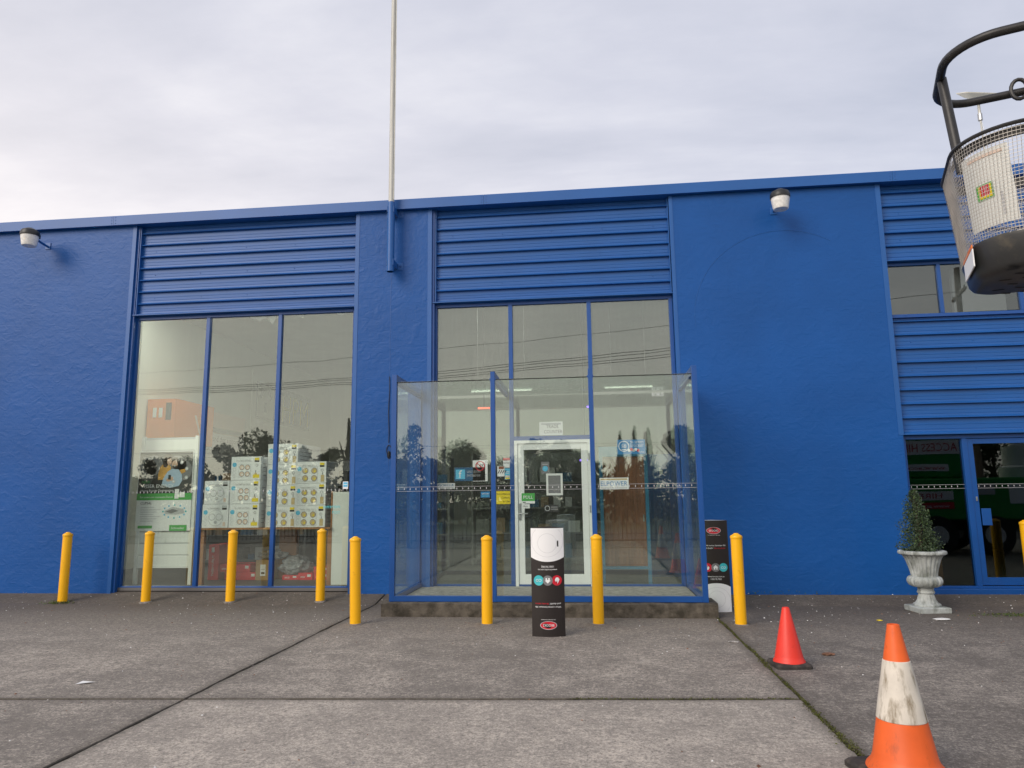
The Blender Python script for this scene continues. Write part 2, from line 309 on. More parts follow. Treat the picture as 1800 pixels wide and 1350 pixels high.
class MB:
    def __init__(s): s.v = []; s.f = []; s.m = []; s.mats = []
    def mi(s, mat):
        if mat not in s.mats: s.mats.append(mat)
        return s.mats.index(mat)
    def add(s, V, F, mat):
        b = len(s.v); s.v += [tuple(p) for p in V]; k = s.mi(mat)
        for f in F: s.f.append(tuple(b+i for i in f)); s.m.append(k)
        return s
    def box(s, x0, x1, y0, y1, z0, z1, mat):
        V = [(x, y, z) for z in (z0, z1) for y in (y0, y1) for x in (x0, x1)]
        return s.add(V, [(0, 2, 3, 1), (4, 5, 7, 6), (0, 1, 5, 4), (2, 6, 7, 3), (0, 4, 6, 2), (1, 3, 7, 5)], mat)
    def obox(s, c, ax, hx, ay, hy, az, hz, mat):
        c = Vector(c); ax = Vector(ax).normalized()*hx; ay = Vector(ay).normalized()*hy; az = Vector(az).normalized()*hz
        V = [c+ax*i+ay*j+az*k for k in (-1, 1) for j in (-1, 1) for i in (-1, 1)]
        return s.add(V, [(0, 2, 3, 1), (4, 5, 7, 6), (0, 1, 5, 4), (2, 6, 7, 3), (0, 4, 6, 2), (1, 3, 7, 5)], mat)
    def tube(s, pts, r, mat, n=10, closed=False, caps=True):
        pts = [Vector(p) for p in pts]; rings = []; m = len(pts)
        prev = None; V = []; F = []
        for i, p in enumerate(pts):
            if closed: d = pts[(i+1) % m]-pts[i-1]
            else: d = pts[min(i+1, m-1)]-pts[max(i-1, 0)]
            d.normalize()
            if prev is None: a = d.orthogonal().normalized()
            else: a = (prev-d*prev.dot(d)).normalized()
            prev = a; b = d.cross(a); rr = r[i] if isinstance(r, (list, tuple)) else r
            for k in range(n):
                t = 2*math.pi*k/n; V.append(p+a*(rr*math.cos(t))+b*(rr*math.sin(t)))
        for i in range(m if closed else m-1):
            for k in range(n):
                j = (i+1) % m
                F.append((i*n+k, i*n+(k+1) % n, j*n+(k+1) % n, j*n+k))
        if caps and not closed: F.append(tuple(range(n-1, -1, -1))); F.append(tuple(range((m-1)*n, m*n)))
        return s.add(V, F, mat)
    def lathe(s, c, prof, mat, n=24, fn=None, caps=True):
        """prof: list of (r, z); fn(t, i) -> radius multiplier"""
        cx, cy, cz = c; V = []; F = []; m = len(prof)
        for i, (r, z) in enumerate(prof):
            for k in range(n):
                t = 2*math.pi*k/n; q = r*(fn(t, i) if fn else 1); V.append((cx+q*math.cos(t), cy+q*math.sin(t), cz+z))
        for i in range(m-1):
            for k in range(n): F.append((i*n+k, i*n+(k+1) % n, (i+1)*n+(k+1) % n, (i+1)*n+k))
        if caps: F.append(tuple(range(n-1, -1, -1))); F.append(tuple(range((m-1)*n, m*n)))
        return s.add(V, F, mat)
    def sweep(s, prof, x0, x1, mat):
        """profile (y, z) extruded along x"""
        n = len(prof); V = [(x, y, z) for x in (x0, x1) for y, z in prof]
        F = [(i, (i+1) % n, n+(i+1) % n, n+i) for i in range(n)]+[tuple(range(n-1, -1, -1)), tuple(range(n, 2*n))]
        return s.add(V, F, mat)
    def loft(s, rings, mat, cap0=True, cap1=True):
        n = len(rings[0]); V = [p for r in rings for p in r]; F = []
        for i in range(len(rings)-1):
            for k in range(n): F.append((i*n+k, i*n+(k+1) % n, (i+1)*n+(k+1) % n, (i+1)*n+k))
        if cap0: F.append(tuple(range(n-1, -1, -1)))
        if cap1: F.append(tuple(range((len(rings)-1)*n, len(rings)*n)))
        return s.add(V, F, mat)
    # flat print in the plane o + u*a + v*b
    def rect(s, pl, a0, a1, b0, b1, mat, k=0):
        return s.poly(pl, [(a0, b0), (a1, b0), (a1, b1), (a0, b1)], mat, k)
    def poly(s, pl, pts, mat, k=0):
        o, u, v = pl; n = u.cross(v)*(0.0008*k)
        return s.add([o+u*a+v*b+n for a, b in pts], [tuple(range(len(pts)))], mat)
    def disc(s, pl, a, b, r, mat, k=0, n=22, rb=None):
        rb = rb or r
        return s.poly(pl, [(a+r*math.cos(2*math.pi*i/n), b+rb*math.sin(2*math.pi*i/n)) for i in range(n)], mat, k)
    def ring(s, pl, a, b, r0, r1, mat, k=0, n=24, t0=0, t1=2*math.pi):
        o, u, v = pl; nn = u.cross(v)*(0.0008*k); V = []; F = []
        for i in range(n+1):
            t = t0+(t1-t0)*i/n
            for r in (r0, r1): V.append(o+u*(a+r*math.cos(t))+v*(b+r*math.sin(t))+nn)
        for i in range(n): F.append((2*i, 2*i+1, 2*i+3, 2*i+2))
        return s.add(V, F, mat)
    def text(s, pl, st, a, b, h, mat, k=1, align='l', width=None, slant=0):
        V, F = text_mesh(st)
        if not V: return s
        xs = [p[0] for p in V]; w = max(xs)-min(xs); x0 = min(xs)
        sx = sy = h/0.73
        if width: sx = width/max(w, 1e-6)
        off = {'l': 0, 'c': -0.5*w*sx, 'r': -w*sx}[align]
        o, u, v = pl; n = u.cross(v)*(0.0008*k)
        return s.add([o+u*(a+off+(x-x0)*sx+slant*y*sy)+v*(b+y*sy)+n for x, y in V], F, mat)
    def build(s, name, parent=None, smooth=False, bevel=0, seg=2, angle=35):
        me = bpy.data.meshes.new(name)
        off = Vector((0, 0, 0)) if parent is None else top_of(parent).location
        me.from_pydata([(p[0]-off[0], p[1]-off[1], p[2]-off[2]) for p in s.v], [], s.f)
        for m in s.mats: me.materials.append(MATS[m])
        me.polygons.foreach_set('material_index', s.m); me.update()
        o = bpy.data.objects.new(name, me); COL.objects.link(o); o.parent = parent
        if smooth:
            me.polygons.foreach_set('use_smooth', [True]*len(me.polygons))
            try: me.set_sharp_from_angle(angle=R_(angle))
            except Exception: pass
        if bevel:
            md = o.modifiers.new('bevel', 'BEVEL'); md.width = bevel; md.segments = seg; md.limit_method = 'ANGLE'; md.angle_limit = R_(40)
        return o
def tag(o, label=None, cat=None, group=None, kind=None):
    for k, v in (('label', label), ('category', cat), ('group', group), ('kind', kind)):
        if v: o[k] = v
    return o
def thing(name, loc, label, cat, group=None):
    o = bpy.data.objects.new(name, None); COL.objects.link(o); o.location = loc; o.empty_display_size = 0.2
    bpy.context.view_layer.update()
    return tag(o, label, cat, group)
def copy_tree(o, parent=None):
    c = o.copy(); COL.objects.link(c); c.parent = parent
    for ch in list(o.children): copy_tree(ch, c)
    return c
def P_xz(x, y, z): return (Vector((x, y, z)), Vector((1, 0, 0)), Vector((0, 0, 1)))   # faces -Y
def quads_mesh(name, C, U, Vv, mats, parent, midx=None):
    """many leaf quads at once: centre C, half axes U and Vv, (n,3) arrays"""
    n = len(C); co = np.stack([C-U, C+Vv*0.9, C+U, C-Vv*0.9], 1).reshape(-1, 3)
    if parent is not None: co = co-np.array(top_of(parent).location)
    me = bpy.data.meshes.new(name); me.vertices.add(4*n); me.loops.add(4*n); me.polygons.add(n)
    me.vertices.foreach_set('co', co.astype(np.float32).ravel()); me.loops.foreach_set('vertex_index', np.arange(4*n, dtype=np.int32))
    me.polygons.foreach_set('loop_start', np.arange(0, 4*n, 4, dtype=np.int32)); me.polygons.foreach_set('loop_total', np.full(n, 4, dtype=np.int32))
    for m in mats: me.materials.append(MATS[m])
    if midx is not None: me.polygons.foreach_set('material_index', midx.astype(np.int32))
    me.update(calc_edges=True); me.validate()
    o = bpy.data.objects.new(name, me); COL.objects.link(o); o.parent = parent; return o
def rand_axes(n, s0, s1):
    a = np.random.normal(size=(n, 3)); a /= np.linalg.norm(a, axis=1)[:, None]
    b = np.cross(a, np.random.normal(size=(n, 3))); b /= np.linalg.norm(b, axis=1)[:, None]
    L_ = np.random.uniform(s0, s1, n)[:, None]
    return a*L_, b*L_*0.55

# ------------------------------------------------------------------ ground, paving, road
def gz(y): return 0.105*min(1.0, max(0.0, (y+0.5)/0.5))
b = MB(); xs = [-400, 400]
b.add([(-400, -400, -0.75), (400, -400, -0.75), (400, 400, -0.75), (-400, 400, -0.75)], [(0, 1, 2, 3)], 'far_ground')
tag(b.build('ground'), kind='structure')
b = MB(); b.add([(-22, -13.2, -0.03), (22, -13.2, -0.03), (22, -0.5, -0.03), (-22, -0.5, -0.03), (22, 0.2, 0.065), (-22, 0.2, 0.065)], [(0, 1, 2, 3), (3, 2, 4, 5)], 'joint_soil')
pave = tag(b.build('pavement'), kind='structure')
def jy(x): return -5.17+0.062*(x+3.0)          # the cross joint runs slightly askew
def slab(pts_xy, mat):
    """counter-clockwise outline; edges along joints are slightly ragged, top follows gz"""
    mb = MB(); P = []; n = len(pts_xy)
    for k in range(n):
        (xa, ya), (xb, yb) = pts_xy[k], pts_xy[(k+1) % n]; ln = math.hypot(xb-xa, yb-ya)
        P.append((xa, ya))
        if max(ya, yb) < -0.45 and min(ya, yb) > -13.3 and abs(xa) < 14 and abs(xb) < 14 and not (ya == yb):
            m = int(ln/0.07); nx_, ny_ = (yb-ya)/ln, -(xb-xa)/ln; w = 0.0
            for q in range(1, m):
                w = 0.75*w+random.uniform(-.005, .005)
                if random.random() < .02: w -= .012          # a chipped arris
                f = q/m; P.append((xa+(xb-xa)*f+nx_*w, ya+(yb-ya)*f+ny_*w))
    N_ = len(P); top = [(x, y, gz(y)) for x, y in P]; bot = [(x, y, gz(y)-0.11) for x, y in P]
    fl = [i for i, (x, y) in enumerate(P) if y > -0.51 and y < -0.49]; hi = [i for i, (x, y) in enumerate(P) if y > 0]
    if fl:
        lo = [i for i in range(N_) if i not in hi]; F = [tuple(lo), (fl[0], hi[0], hi[1], fl[1])]
    else: F = [tuple(range(N_))]
    mb.add(top+bot, F, mat); k0 = mb.mi('joint_soil')
    for i in range(N_): mb.f.append((i, N_+i, N_+(i+1) % N_, (i+1) % N_)); mb.m.append(k0)
    return mb.build('slab', pave, bevel=0.006, seg=1)
g = 0.008
def slab_col(x0, x1, cross, mt, mb_):
    if cross:
        slab([(x0+g, -13.2), (x1-g, -13.2), (x1-g, jy(x1)-.015), (x0+g, jy(x0)-.015)], mb_)
        slab([(x0+g, jy(x0)+.012), (x1-g, jy(x1)+.012), (x1-g, -0.5), (x1-g, 0.18), (x0+g, 0.18), (x0+g, -0.5)], mt)
    else:
        slab([(x0+g, -13.2), (x1-g, -13.2), (x1-g, -0.5), (x1-g, 0.18), (x0+g, 0.18), (x0+g, -0.5)], mt)
slab_col(-22, -13.4, True, 'concrete_a', 'concrete_a'); slab_col(-13.4, -3.0, True, 'concrete_a', 'concrete_a')
slab_col(-3.0, 1.42, True, 'concrete_a', 'concrete_b'); slab_col(1.42, 9.6, False, 'concrete_c', 'concrete_c'); slab_col(9.6, 22, False, 'concrete_c', 'concrete_c')
b = MB(); b.box(-120, 120, -13.45, -13.2, -0.7, 0.02, 'plinth_concrete'); tag(b.build('kerb'), kind='structure')
b = MB(); b.add([(-200, -20, -0.55), (200, -20, -0.55), (200, -13.45, -0.25), (-200, -13.45, -0.25)], [(0, 1, 2, 3)], 'grass'); tag(b.build('verge'), kind='structure')
b = MB(); b.add([(-300, -36, -0.62), (300, -36, -0.62), (300, -20, -0.62), (-300, -20, -0.62)], [(0, 1, 2, 3)], 'asphalt')
for x in range(-60, 60, 9): b.add([(x, -28.06, -0.615), (x+3, -28.06, -0.615), (x+3, -27.94, -0.615), (x, -27.94, -0.615)], [(0, 1, 2, 3)], 'white_print')
tag(b.build('road'), kind='structure')

# ------------------------------------------------------------------ the building
BLD = thing('warehouse_building', (0, 0, 0), 'long blue painted warehouse shop with rendered brick piers and ribbed metal panels', 'building')
ZT = 5.90
def pier(x0, x1):
    mb = MB(); mb.box(x0, x1, 0, 0.26, -0.05, ZT, 'blue_render'); return mb.build('wall', BLD, bevel=0.012)
piers = [pier(-15, -7.24), pier(-3.555, -2.35), pier(1.27, 4.29), pier(8.05, 15)]
piers[2]['label'] = 'wide blue rendered pier with a faint ring mark'
def trim(x0, x1, z0=0.05, z1=5.87):
    mb = MB(); mb.box(x0, x1, -0.005, 0.03, z0, z1, 'blue_metal'); return mb.build('corner_trim', BLD)
trim(-7.30, -7.237); trim(-3.558, -3.50); trim(-2.41, -2.347); trim(1.267, 1.32); trim(4.225, 4.293, 2.21)
# ring left by a sign that was taken down
mb = MB(); cx, cz, rr = 2.86, 3.98, 1.30
mb.tube([(cx+rr*math.cos(t), -0.001, cz+rr*0.97*math.sin(t)) for t in [R_(58+i*4) for i in range(33)]], 0.0035, 'blue_metal', 5)
mb.build('ring_mark', piers[2], smooth=True)
mb = MB(); mb.tube([(-2.985+0.004*math.sin(i*1.3), -0.001, 4.85-i*0.12) for i in range(26)], 0.003, 'blue_metal', 5); mb.build('crack_line', piers[1], smooth=True)
fx = [-15, -7.60, -1.52, 4.45, 15]
for i in range(4):
    mb = MB(); x0, x1 = fx[i]+0.002, fx[i+1]-0.002
    mb.sweep([(-0.085, 5.872), (-0.085, 6.022), (-0.080, 6.030), (0.30, 6.034), (0.30, 6.020), (-0.072, 6.018), (-0.072, 5.880), (-0.01, 5.880), (-0.01, 5.872)], x0, x1, 'blue_metal')
    p = mb.build('fascia_panel', BLD)
    for e in (x0+0.035, x1-0.03):
        for z in (5.90, 5.95, 6.0): mb = MB(); mb.lathe((e, -0.088, z), [(0.005, -0.005), (0.005, 0.005)], 'blue_frame', 8); mb.build('rivet', p)
for x0, x1 in ((-7.24, -3.555), (-2.35, 1.27), (4.29, 8.05)):
    mb = MB(); mb.box(x0, x1, -0.009, 0.259, 5.874, 5.9, 'blue_metal'); mb.build('soffit', BLD)
mb = MB(); mb.box(-15, 15, 0.26, 16, 5.80, 5.98, 'galv'); mb.build('roof', BLD)
mb = MB(); mb.box(-15.2, -15, 0, 16, -0.05, 5.9, 'blue_render'); mb.build('wall', BLD)
mb = MB(); mb.box(15, 15.2, 0, 16, -0.05, 5.9, 'blue_render'); mb.build('wall', BLD)
mb = MB(); mb.box(-15.2, 15.2, 16, 16.2, -0.05, 5.9, 'blue_render'); mb.build('wall', BLD)
# interior shell
mb = MB(); mb.box(-9.2, 9, 0.10, 16, 0.02, 0.15, 'interior_floor'); mb.build('interior_floor', BLD)
mb = MB(); mb.box(-9.2, 9, 0.27, 16, 5.45, 5.55, 'ceiling_tile'); mb.build('interior_ceiling', BLD)
mb = MB(); mb.box(-9.2, -9.0, 0.265, 16, 0.15, 5.45, 'interior_wall'); mb.build('interior_wall', BLD)
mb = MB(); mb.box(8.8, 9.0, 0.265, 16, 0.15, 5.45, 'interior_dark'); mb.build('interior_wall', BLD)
mb = MB(); mb.box(-9.0, 8.8, 13.6, 13.8, 0.15, 5.45, 'interior_wall'); mb.build('interior_wall', BLD)
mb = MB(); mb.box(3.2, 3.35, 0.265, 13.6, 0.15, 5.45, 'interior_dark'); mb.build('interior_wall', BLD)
for x0, x1 in ((-9.0, -7.26), (-3.54, -2.36), (1.28, 3.2)):
    mb = MB(); mb.box(x0, x1, 0.262, 0.275, 0.15, 5.45, 'interior_wall'); mb.build('interior_lining', BLD)

# ribbed metal panels
def cladding(x0, x1, ztop, zbot, z_first, pitch, label=None):
    mb = MB(); mb.box(x0, x1, 0.135, 0.16, zbot, ztop, 'blue_metal'); base = mb.build('cladding', BLD)
    zs = [ztop]; z = z_first
    while z > zbot+0.03: zs.append(z); z -= pitch
    zs.append(zbot)
    for a, c in zip(zs[:-1], zs[1:]):
        mb = MB(); h = a-c
        # pan with two shallow creases, then the rib swelling out to its nose and returning under
        prof = [(0.133, a-0.001), (0.105, a-0.001), (0.1045, a-0.34*h), (0.101, a-0.36*h), (0.101, a-0.40*h), (0.1045, a-0.42*h), (0.1045, c+0.072 if h > .1 else c+0.5*h), (0.100, c+0.068 if h > .1 else c+0.45*h), (0.1045, c+0.064 if h > .1 else c+0.42*h),
                (0.102, c+min(0.036, 0.4*h)), (0.060, c+0.014), (0.056, c+0.008), (0.058, c+0.002), (0.100, c+0.0015), (0.133, c+0.0015)]
        dy_ = random.uniform(-.003, .003); prof = [(y_+(dy_ if y_ < .12 else 0), z_) for y_, z_ in prof]
        mb.sweep(prof, x0+random.uniform(0, .004), x1, 'blue_metal')
        mb.build('cladding_board', base)
    mb = MB()
    for z in zs[1:-1:2]:
        for q in range(5): mb.lathe((x0+.25+(x1-x0-.5)*q/4+random.uniform(-.03, .03), .1025, z+.10), [(.006, -.006), (.008, 0), (.006, .006)], 'blue_frame', 6)
    tag(mb.build('screws', base), kind='stuff')
    for xx in (x0, x1):
        mb = MB(); s = 1 if xx == x0 else -1
        mb.box(min(xx, xx+s*0.012), max(xx, xx+s*0.012), 0.038, 0.131, zbot, ztop, 'blue_metal'); mb.build('edge_channel', base)
    return base
c1 = cladding(-7.19, -3.565, 5.872, 4.385, 5.745, 0.197)
c2 = cladding(-2.30, 1.258, 5.872, 4.385, 5.745, 0.197)
c3 = cladding(4.295, 8.045, 5.872, 4.72, 5.75, 0.203)
c4 = cladding(4.295, 8.045, 3.88, 2.225, 3.82, 0.197)
for x0, x1, z in ((-7.225, -3.562, 4.372), (-2.335, 1.265, 4.372), (4.295, 8.045, 4.708), (4.295, 8.045, 2.212)):
    mb = MB(); mb.sweep([(0.012, z), (0.012, z+0.014), (0.132, z+0.016), (0.132, z-0.03), (0.126, z-0.03), (0.126, z)], x0, x1, 'blue_metal'); mb.build('flashing', BLD)
# jamb linings
for x0, x1, z0, z1 in ((-7.2395, -7.20, .08, 5.87), (-2.3495, -2.31, .15, 5.87)):
    mb = MB(); mb.box(x0, x1, 0.03, 0.16, z0, z1, 'blue_frame'); mb.build('jamb', BLD)

def pane(x0, x1, z0, z1, y, parent, mat):
    mb = MB(); mb.box(x0, x1, y-0.003, y+0.003, z0, z1, mat); return mb.build('pane', parent)
def frame_mesh(name, x0, x1, z0, z1, y0, y1, w, parent, mat='blue_frame', wb=None):
    wb = wb or w; mb = MB()
    mb.box(x0, x0+w, y0, y1, z0, z1, mat); mb.box(x1-w, x1, y0, y1, z0, z1, mat)
    mb.box(x0+w, x1-w, y0, y1, z1-w, z1, mat); mb.box(x0+w, x1-w, y0, y1, z0, z0+wb, mat)
    return mb.build(name, parent, bevel=0.003)
def mull(x, z0, z1, y0, y1, w, parent, mat='blue_frame', name='mullion'):
    mb = MB(); mb.box(x-w/2, x+w/2, y0, y1, z0, z1, mat); return mb.build(name, parent, bevel=0.003)
# left shop window
W1 = frame_mesh('window_frame', -7.225, -3.557, 0.105, 4.371, 0.11, 0.175, 0.055, BLD, wb=0.065)
for x in (-5.985, -4.795): mull(x, 0.1705, 4.3155, 0.108, 0.177, 0.06, W1)
for x0, x1 in ((-7.17, -6.015), (-5.955, -4.825), (-4.765, -3.612)): pane(x0-.01, x1+.01, 0.16, 4.325, 0.148, W1, 'window_glass')
mb = MB(); mb.box(-7.20, -3.557, 0.10, 0.26, -0.03, 0.104, 'plinth_concrete'); mb.build('sill', W1)
# ragged sealant along the head of the left window
for cx, wd, dp in ((-5.15, .42, .10), (-4.95, .2, .16), (-4.5, .35, .05), (-3.8, .3, .05)):
    mb = MB(); pts = [(cx-wd/2, 4.318)]+[(cx-wd/2+wd*i/8, 4.318-dp*(math.sin(math.pi*i/8)**1.3)*random.uniform(.55, 1)) for i in range(1, 8)]+[(cx+wd/2, 4.318)]
    mb.add([(x, 0.152, z) for x, z in pts], [tuple(range(len(pts)))], 'grey_print'); mb.build('torn_film', W1)
# entrance window wall
W2 = frame_mesh('window_frame', -2.335, 1.265, 0.15, 4.371, 0.11, 0.175, 0.055, BLD, wb=0.05)
for x in (-1.155, 0.03): mull(x, 0.2005, 4.3155, 0.108, 0.177, 0.062, W2)
mb = MB(); mb.box(-1.1235, -0.0015, 0.109, 0.176, 2.255, 2.315, 'blue_frame'); mb.build('transom', W2)
for x0, x1 in ((-2.28, -1.186), (0.061, 1.21)): pane(x0-.01, x1+.01, 0.19, 3.03, 0.148, W2, 'window_glass'); pane(x0-.01, x1+.01, 3.032, 4.325, 0.148, W2, 'upper_glass')
pane(-1.134, 0.009, 2.305, 3.03, 0.148, W2, 'window_glass'); pane(-1.134, 0.009, 3.032, 4.325, 0.148, W2, 'upper_glass')
# white aluminium entrance door
D1 = frame_mesh('door', -1.120, -0.005, 0.152, 2.252, 0.095, 0.168, 0.046, BLD, 'white_alu', wb=0.012); D1['label'] = 'white aluminium framed glass entrance door'
lf = frame_mesh('door_leaf', -1.071, -0.054, 0.168, 2.203, 0.112, 0.155, 0.090, D1, 'white_alu', wb=0.17)
pane(-1.0, -0.125, 0.33, 2.135, 0.134, D1, 'window_glass')
mb = MB(); mb.box(-1.062, -1.030, 0.098, 0.113, 1.10, 1.34, 'steel'); mb.build('lock_plate', D1, bevel=0.003)
mb = MB(); mb.tube([(-1.046, 0.10, 1.195), (-1.046, 0.06, 1.195), (-1.02, 0.052, 1.195), (-0.93, 0.052, 1.193)], 0.010, 'steel', 8); mb.build('handle', D1, smooth=True)
for z in (0.45, 1.25, 2.0): mb = MB(); mb.lathe((-0.030, 0.094, z-0.05), [(0.010, 0), (0.010, 0.1)], 'steel', 8); mb.build('hinge', D1, smooth=True)
# right bay: strip window, door
W3 = frame_mesh('window_frame', 4.295, 8.045, 3.895, 4.705, 0.11, 0.175, 0.045, BLD)
for x in (5.03, 6.10, 7.10): mull(x, 3.9405, 4.6595, 0.108, 0.177, 0.05, W3)
for x0, x1 in ((4.34, 5.005), (5.055, 6.075), (6.125, 7.075), (7.125, 8.0)): pane(x0-.01, x1+.01, 3.93, 4.67, 0.148, W3, 'strip_glass')
mb = MB(); mb.sweep([(0.06, 3.882), (0.06, 3.892), (0.13, 3.903), (0.13, 3.882)], 4.295, 8.045, 'blue_frame'); mb.build('sill', W3)
mb = MB(); mb.box(5.31, 6.02, 0.36, 0.42, 3.96, 4.66, 'white_board'); mb.build('blind_panel', W3)
W4 = frame_mesh('door_frame', 4.295, 8.045, 0.105, 2.208, 0.10, 0.18, 0.055, BLD, wb=0.075)
mull(5.115, 0.1805, 2.1525, 0.098, 0.182, 0.07, W4); mull(6.26, 0.1805, 2.1525, 0.098, 0.182, 0.07, W4)
for x0, x1 in ((4.35, 5.08), (6.295, 7.99)): pane(x0-.01, x1+.01, 0.17, 2.16, 0.148, W4, 'dark_glass')
lf2 = frame_mesh('door_leaf', 5.156, 6.22, 0.19, 2.148, 0.112, 0.158, 0.07, W4, wb=0.10)
pane(5.215, 6.16, 0.28, 2.09, 0.136, W4, 'dark_glass')
mb = MB(); mb.box(5.235, 5.355, 0.092, 0.110, 0.975, 1.20, 'blue_frame'); mb.build('push_plate', W4, bevel=0.004)
mb = MB(); mb.box(5.185, 5.205, 0.095, 0.111, 1.30, 1.36, 'steel'); mb.build('lock', W4, bevel=0.003)
mb = MB(); mb.box(4.295, 8.045, 0.03, 0.097, 0.05, 0.150, 'blue_frame'); mb.build('threshold', W4, bevel=0.006)
def stripe(x0, x1, y, z, parent):
    mb = MB(); pl = P_xz(x0, y, z); w = x1-x0
    mb.rect(pl, 0, w, 0.0245, 0.0275, 'light_grey_print'); mb.rect(pl, 0, w, -0.0275, -0.0245, 'light_grey_print')
    n = int(w/0.075)
    for i in range(n): mb.rect(pl, i*0.075+0.03, i*0.075+0.038, -0.010, 0.012, 'light_grey_print')
    return tag(mb.build('safety_stripe', parent), kind='stuff')
stripe(4.35, 5.08, 0.1437, 1.50, W4); stripe(5.22, 6.16, 0.1317, 1.50, W4)
def dashes(x0, x1, y, z, parent):
    mb = MB(); pl = P_xz(x0, y, z)
    for i in range(int((x1-x0)/0.06)): mb.rect(pl, i*0.06+0.02, i*0.06+0.030, -0.014, 0.014, 'light_grey_print')
    return tag(mb.build('safety_stripe', parent), kind='stuff')
for x0, x1 in ((-7.17, -6.015), (-5.955, -4.825), (-4.765, -3.612)): dashes(x0, x1, 0.1437, 1.575, W1)

# ------------------------------------------------------------------ glass entry porch
PO = thing('entry_porch', (-0.6, -0.7, 0.0), 'blue framed glass entry porch on a weathered concrete plinth', 'porch')
mb = MB()
# plinth with a slightly broken, worn front edge
nx = 60; V = []; x0, x1 = -2.62, 1.43
for i in range(nx+1):
    x = x0+(x1-x0)*i/nx; j = lambda s: random.uniform(-s, s)
    V += [(x, -1.50+j(.004), -0.03), (x, -1.50+j(.006), 0.08), (x, -1.495+j(.006), 0.150+j(.006)), (x, -1.465+j(.006), 0.169+j(.003)), (x, 0.09, 0.170)]
F = [(i*5+k, (i+1)*5+k, (i+1)*5+k+1, i*5+k+1) for i in range(nx) for k in range(4)]
F += [(0, 1, 2, 3, 4)[::-1], tuple(nx*5+k for k in (0, 1, 2, 3, 4))]
for p_ in (0, nx*5): V += [(V[p_][0], 0.09, -0.03)]
F += [(0, 4, (nx+1)*5), ((nx*5)+4, nx*5, (nx+1)*5+1)]
mb.add(V, F, 'plinth_concrete'); mb.build('plinth', PO, smooth=True, angle=30)
mb = MB(); mb.box(-2.46, 1.26, -1.36, 0.085, 0.171, 0.174, 'porch_floor'); mb.build('porch_floor', PO)
YF = -1.42
PX = [-2.505, -1.222, 0.018, 1.30]
for i, x in enumerate(PX):
    mb = MB(); w = 0.032 if i in (0, 3) else 0.028
    mb.box(x-w, x+w, YF-0.03, YF+0.035, 0.172, 3.02, 'blue_frame'); mb.build('post', PO, bevel=0.003)
    mb = MB(); mb.box(x-w+.003, x+w-.003, YF+0.036, -0.006 if i in (0, 3) else 0.105, 2.905, 3.017, 'blue_frame'); mb.build('roof_beam', PO, bevel=0.003)
    if i in (1, 2):
        for s in (-1, 1): mb = MB(); mb.box(x+s*(w+.006)-.006, x+s*(w+.006)+.006, YF-0.02, YF+0.0, 2.91, 2.935, 'blue_frame'); mb.build('glass_clip', PO)
for i in range(3):
    a, c = PX[i]+(0.0325 if i == 0 else 0.0285), PX[i+1]-(0.0325 if i == 2 else 0.0285)
    mb = MB(); mb.box(a, c, YF-0.028, YF+0.033, 0.173, 0.240, 'blue_frame'); mb.build('bottom_rail', PO, bevel=0.003)
    p = pane(a-0.004, c+0.004, 0.236, 2.912, YF, PO, 'porch_glass')
    stripe(a, c, YF-0.0045, 1.545, p)
    mb = MB(); mb.box(a, c, YF-0.006, YF+0.006, 2.912, 2.922, 'dark_gasket'); mb.build('gasket', PO)
    mb = MB(); mb.box(a, c, YF+0.012, 0.10 if i == 1 else -0.006, 2.926, 2.932, 'porch_glass'); mb.build('roof_pane', PO)
for x in (PX[0], PX[3]):
    mb = MB(); mb.box(x-.003, x+.003, YF+0.036, -0.002, 0.232, 2.904, 'porch_glass'); mb.build('side_pane', PO)
    mb = MB(); mb.box(x-.03, x+.03, YF+0.036, -0.006, 0.173, 0.233, 'blue_frame'); mb.build('bottom_rail', PO, bevel=0.003)
    mb = MB(); mb.box(x-.012, x+.012, -0.030, -0.006, 0.234, 2.903, 'blue_frame'); mb.build('wall_channel', PO)

# ------------------------------------------------------------------ stickers and signs on the glass
GY = 0.1437
def sticker(name, x0, x1, z0, z1, mat, draw=None, parent=W2, y=GY):
    mb = MB(); mb.box(x0, x1, y-0.0006, y, z0, z1, mat); pl = P_xz(x0, y-0.0014, z0)
    if draw: draw(mb, pl, x1-x0, z1-z0)
    return mb.build(name, parent)
def d_fb(m, pl, w, h):
    m.rect(pl, .02, .16, .03, h-.03, 'sky_print', 0); m.text(pl, 'f', .065, .045, .12, 'white_print', 1)
    m.text(pl, 'LIKE US ON', .19, .12, .035, 'light_grey_print', 1, width=.20); m.text(pl, 'FACEBOOK', .19, .065, .035, 'light_grey_print', 1, width=.20)
sticker('social_sticker', -2.02, -1.56, 1.675, 1.875, 'dark_blue_print', d_fb)
def d_diy(m, pl, w, h):
    m.text(pl, 'DIY', w/2, .205, .05, 'black_print', 1, 'c'); m.ring(pl, w/2, .225, .060, .072, 'red_print', 2)
    m.poly(pl, [(w/2-.05, .262), (w/2-.042, .27), (w/2+.05, .19), (w/2+.042, .18)], 'red_print', 3)
    for i, t in enumerate(('MUST BE', 'INSTALLED BY', 'A LICENSED', 'ELECTRICIAN')): m.text(pl, t, w/2, .118-.031*i, .017, 'black_print', 1, 'c', width=.055+.0112*len(t))
sticker('warning_sign', -1.744, -1.523, 1.668, 1.977, 'white_print', d_diy)
sticker('brand_sticker', -2.28, -2.01, 1.562, 1.648, 'light_grey_print', lambda m, pl, w, h: (m.text(pl, 'GORILLA', w/2, .035, .04, 'dark_blue_print', 1, 'c', width=.23), m.rect(pl, .03, w-.03, .012, .02, 'grey_print', 1)))
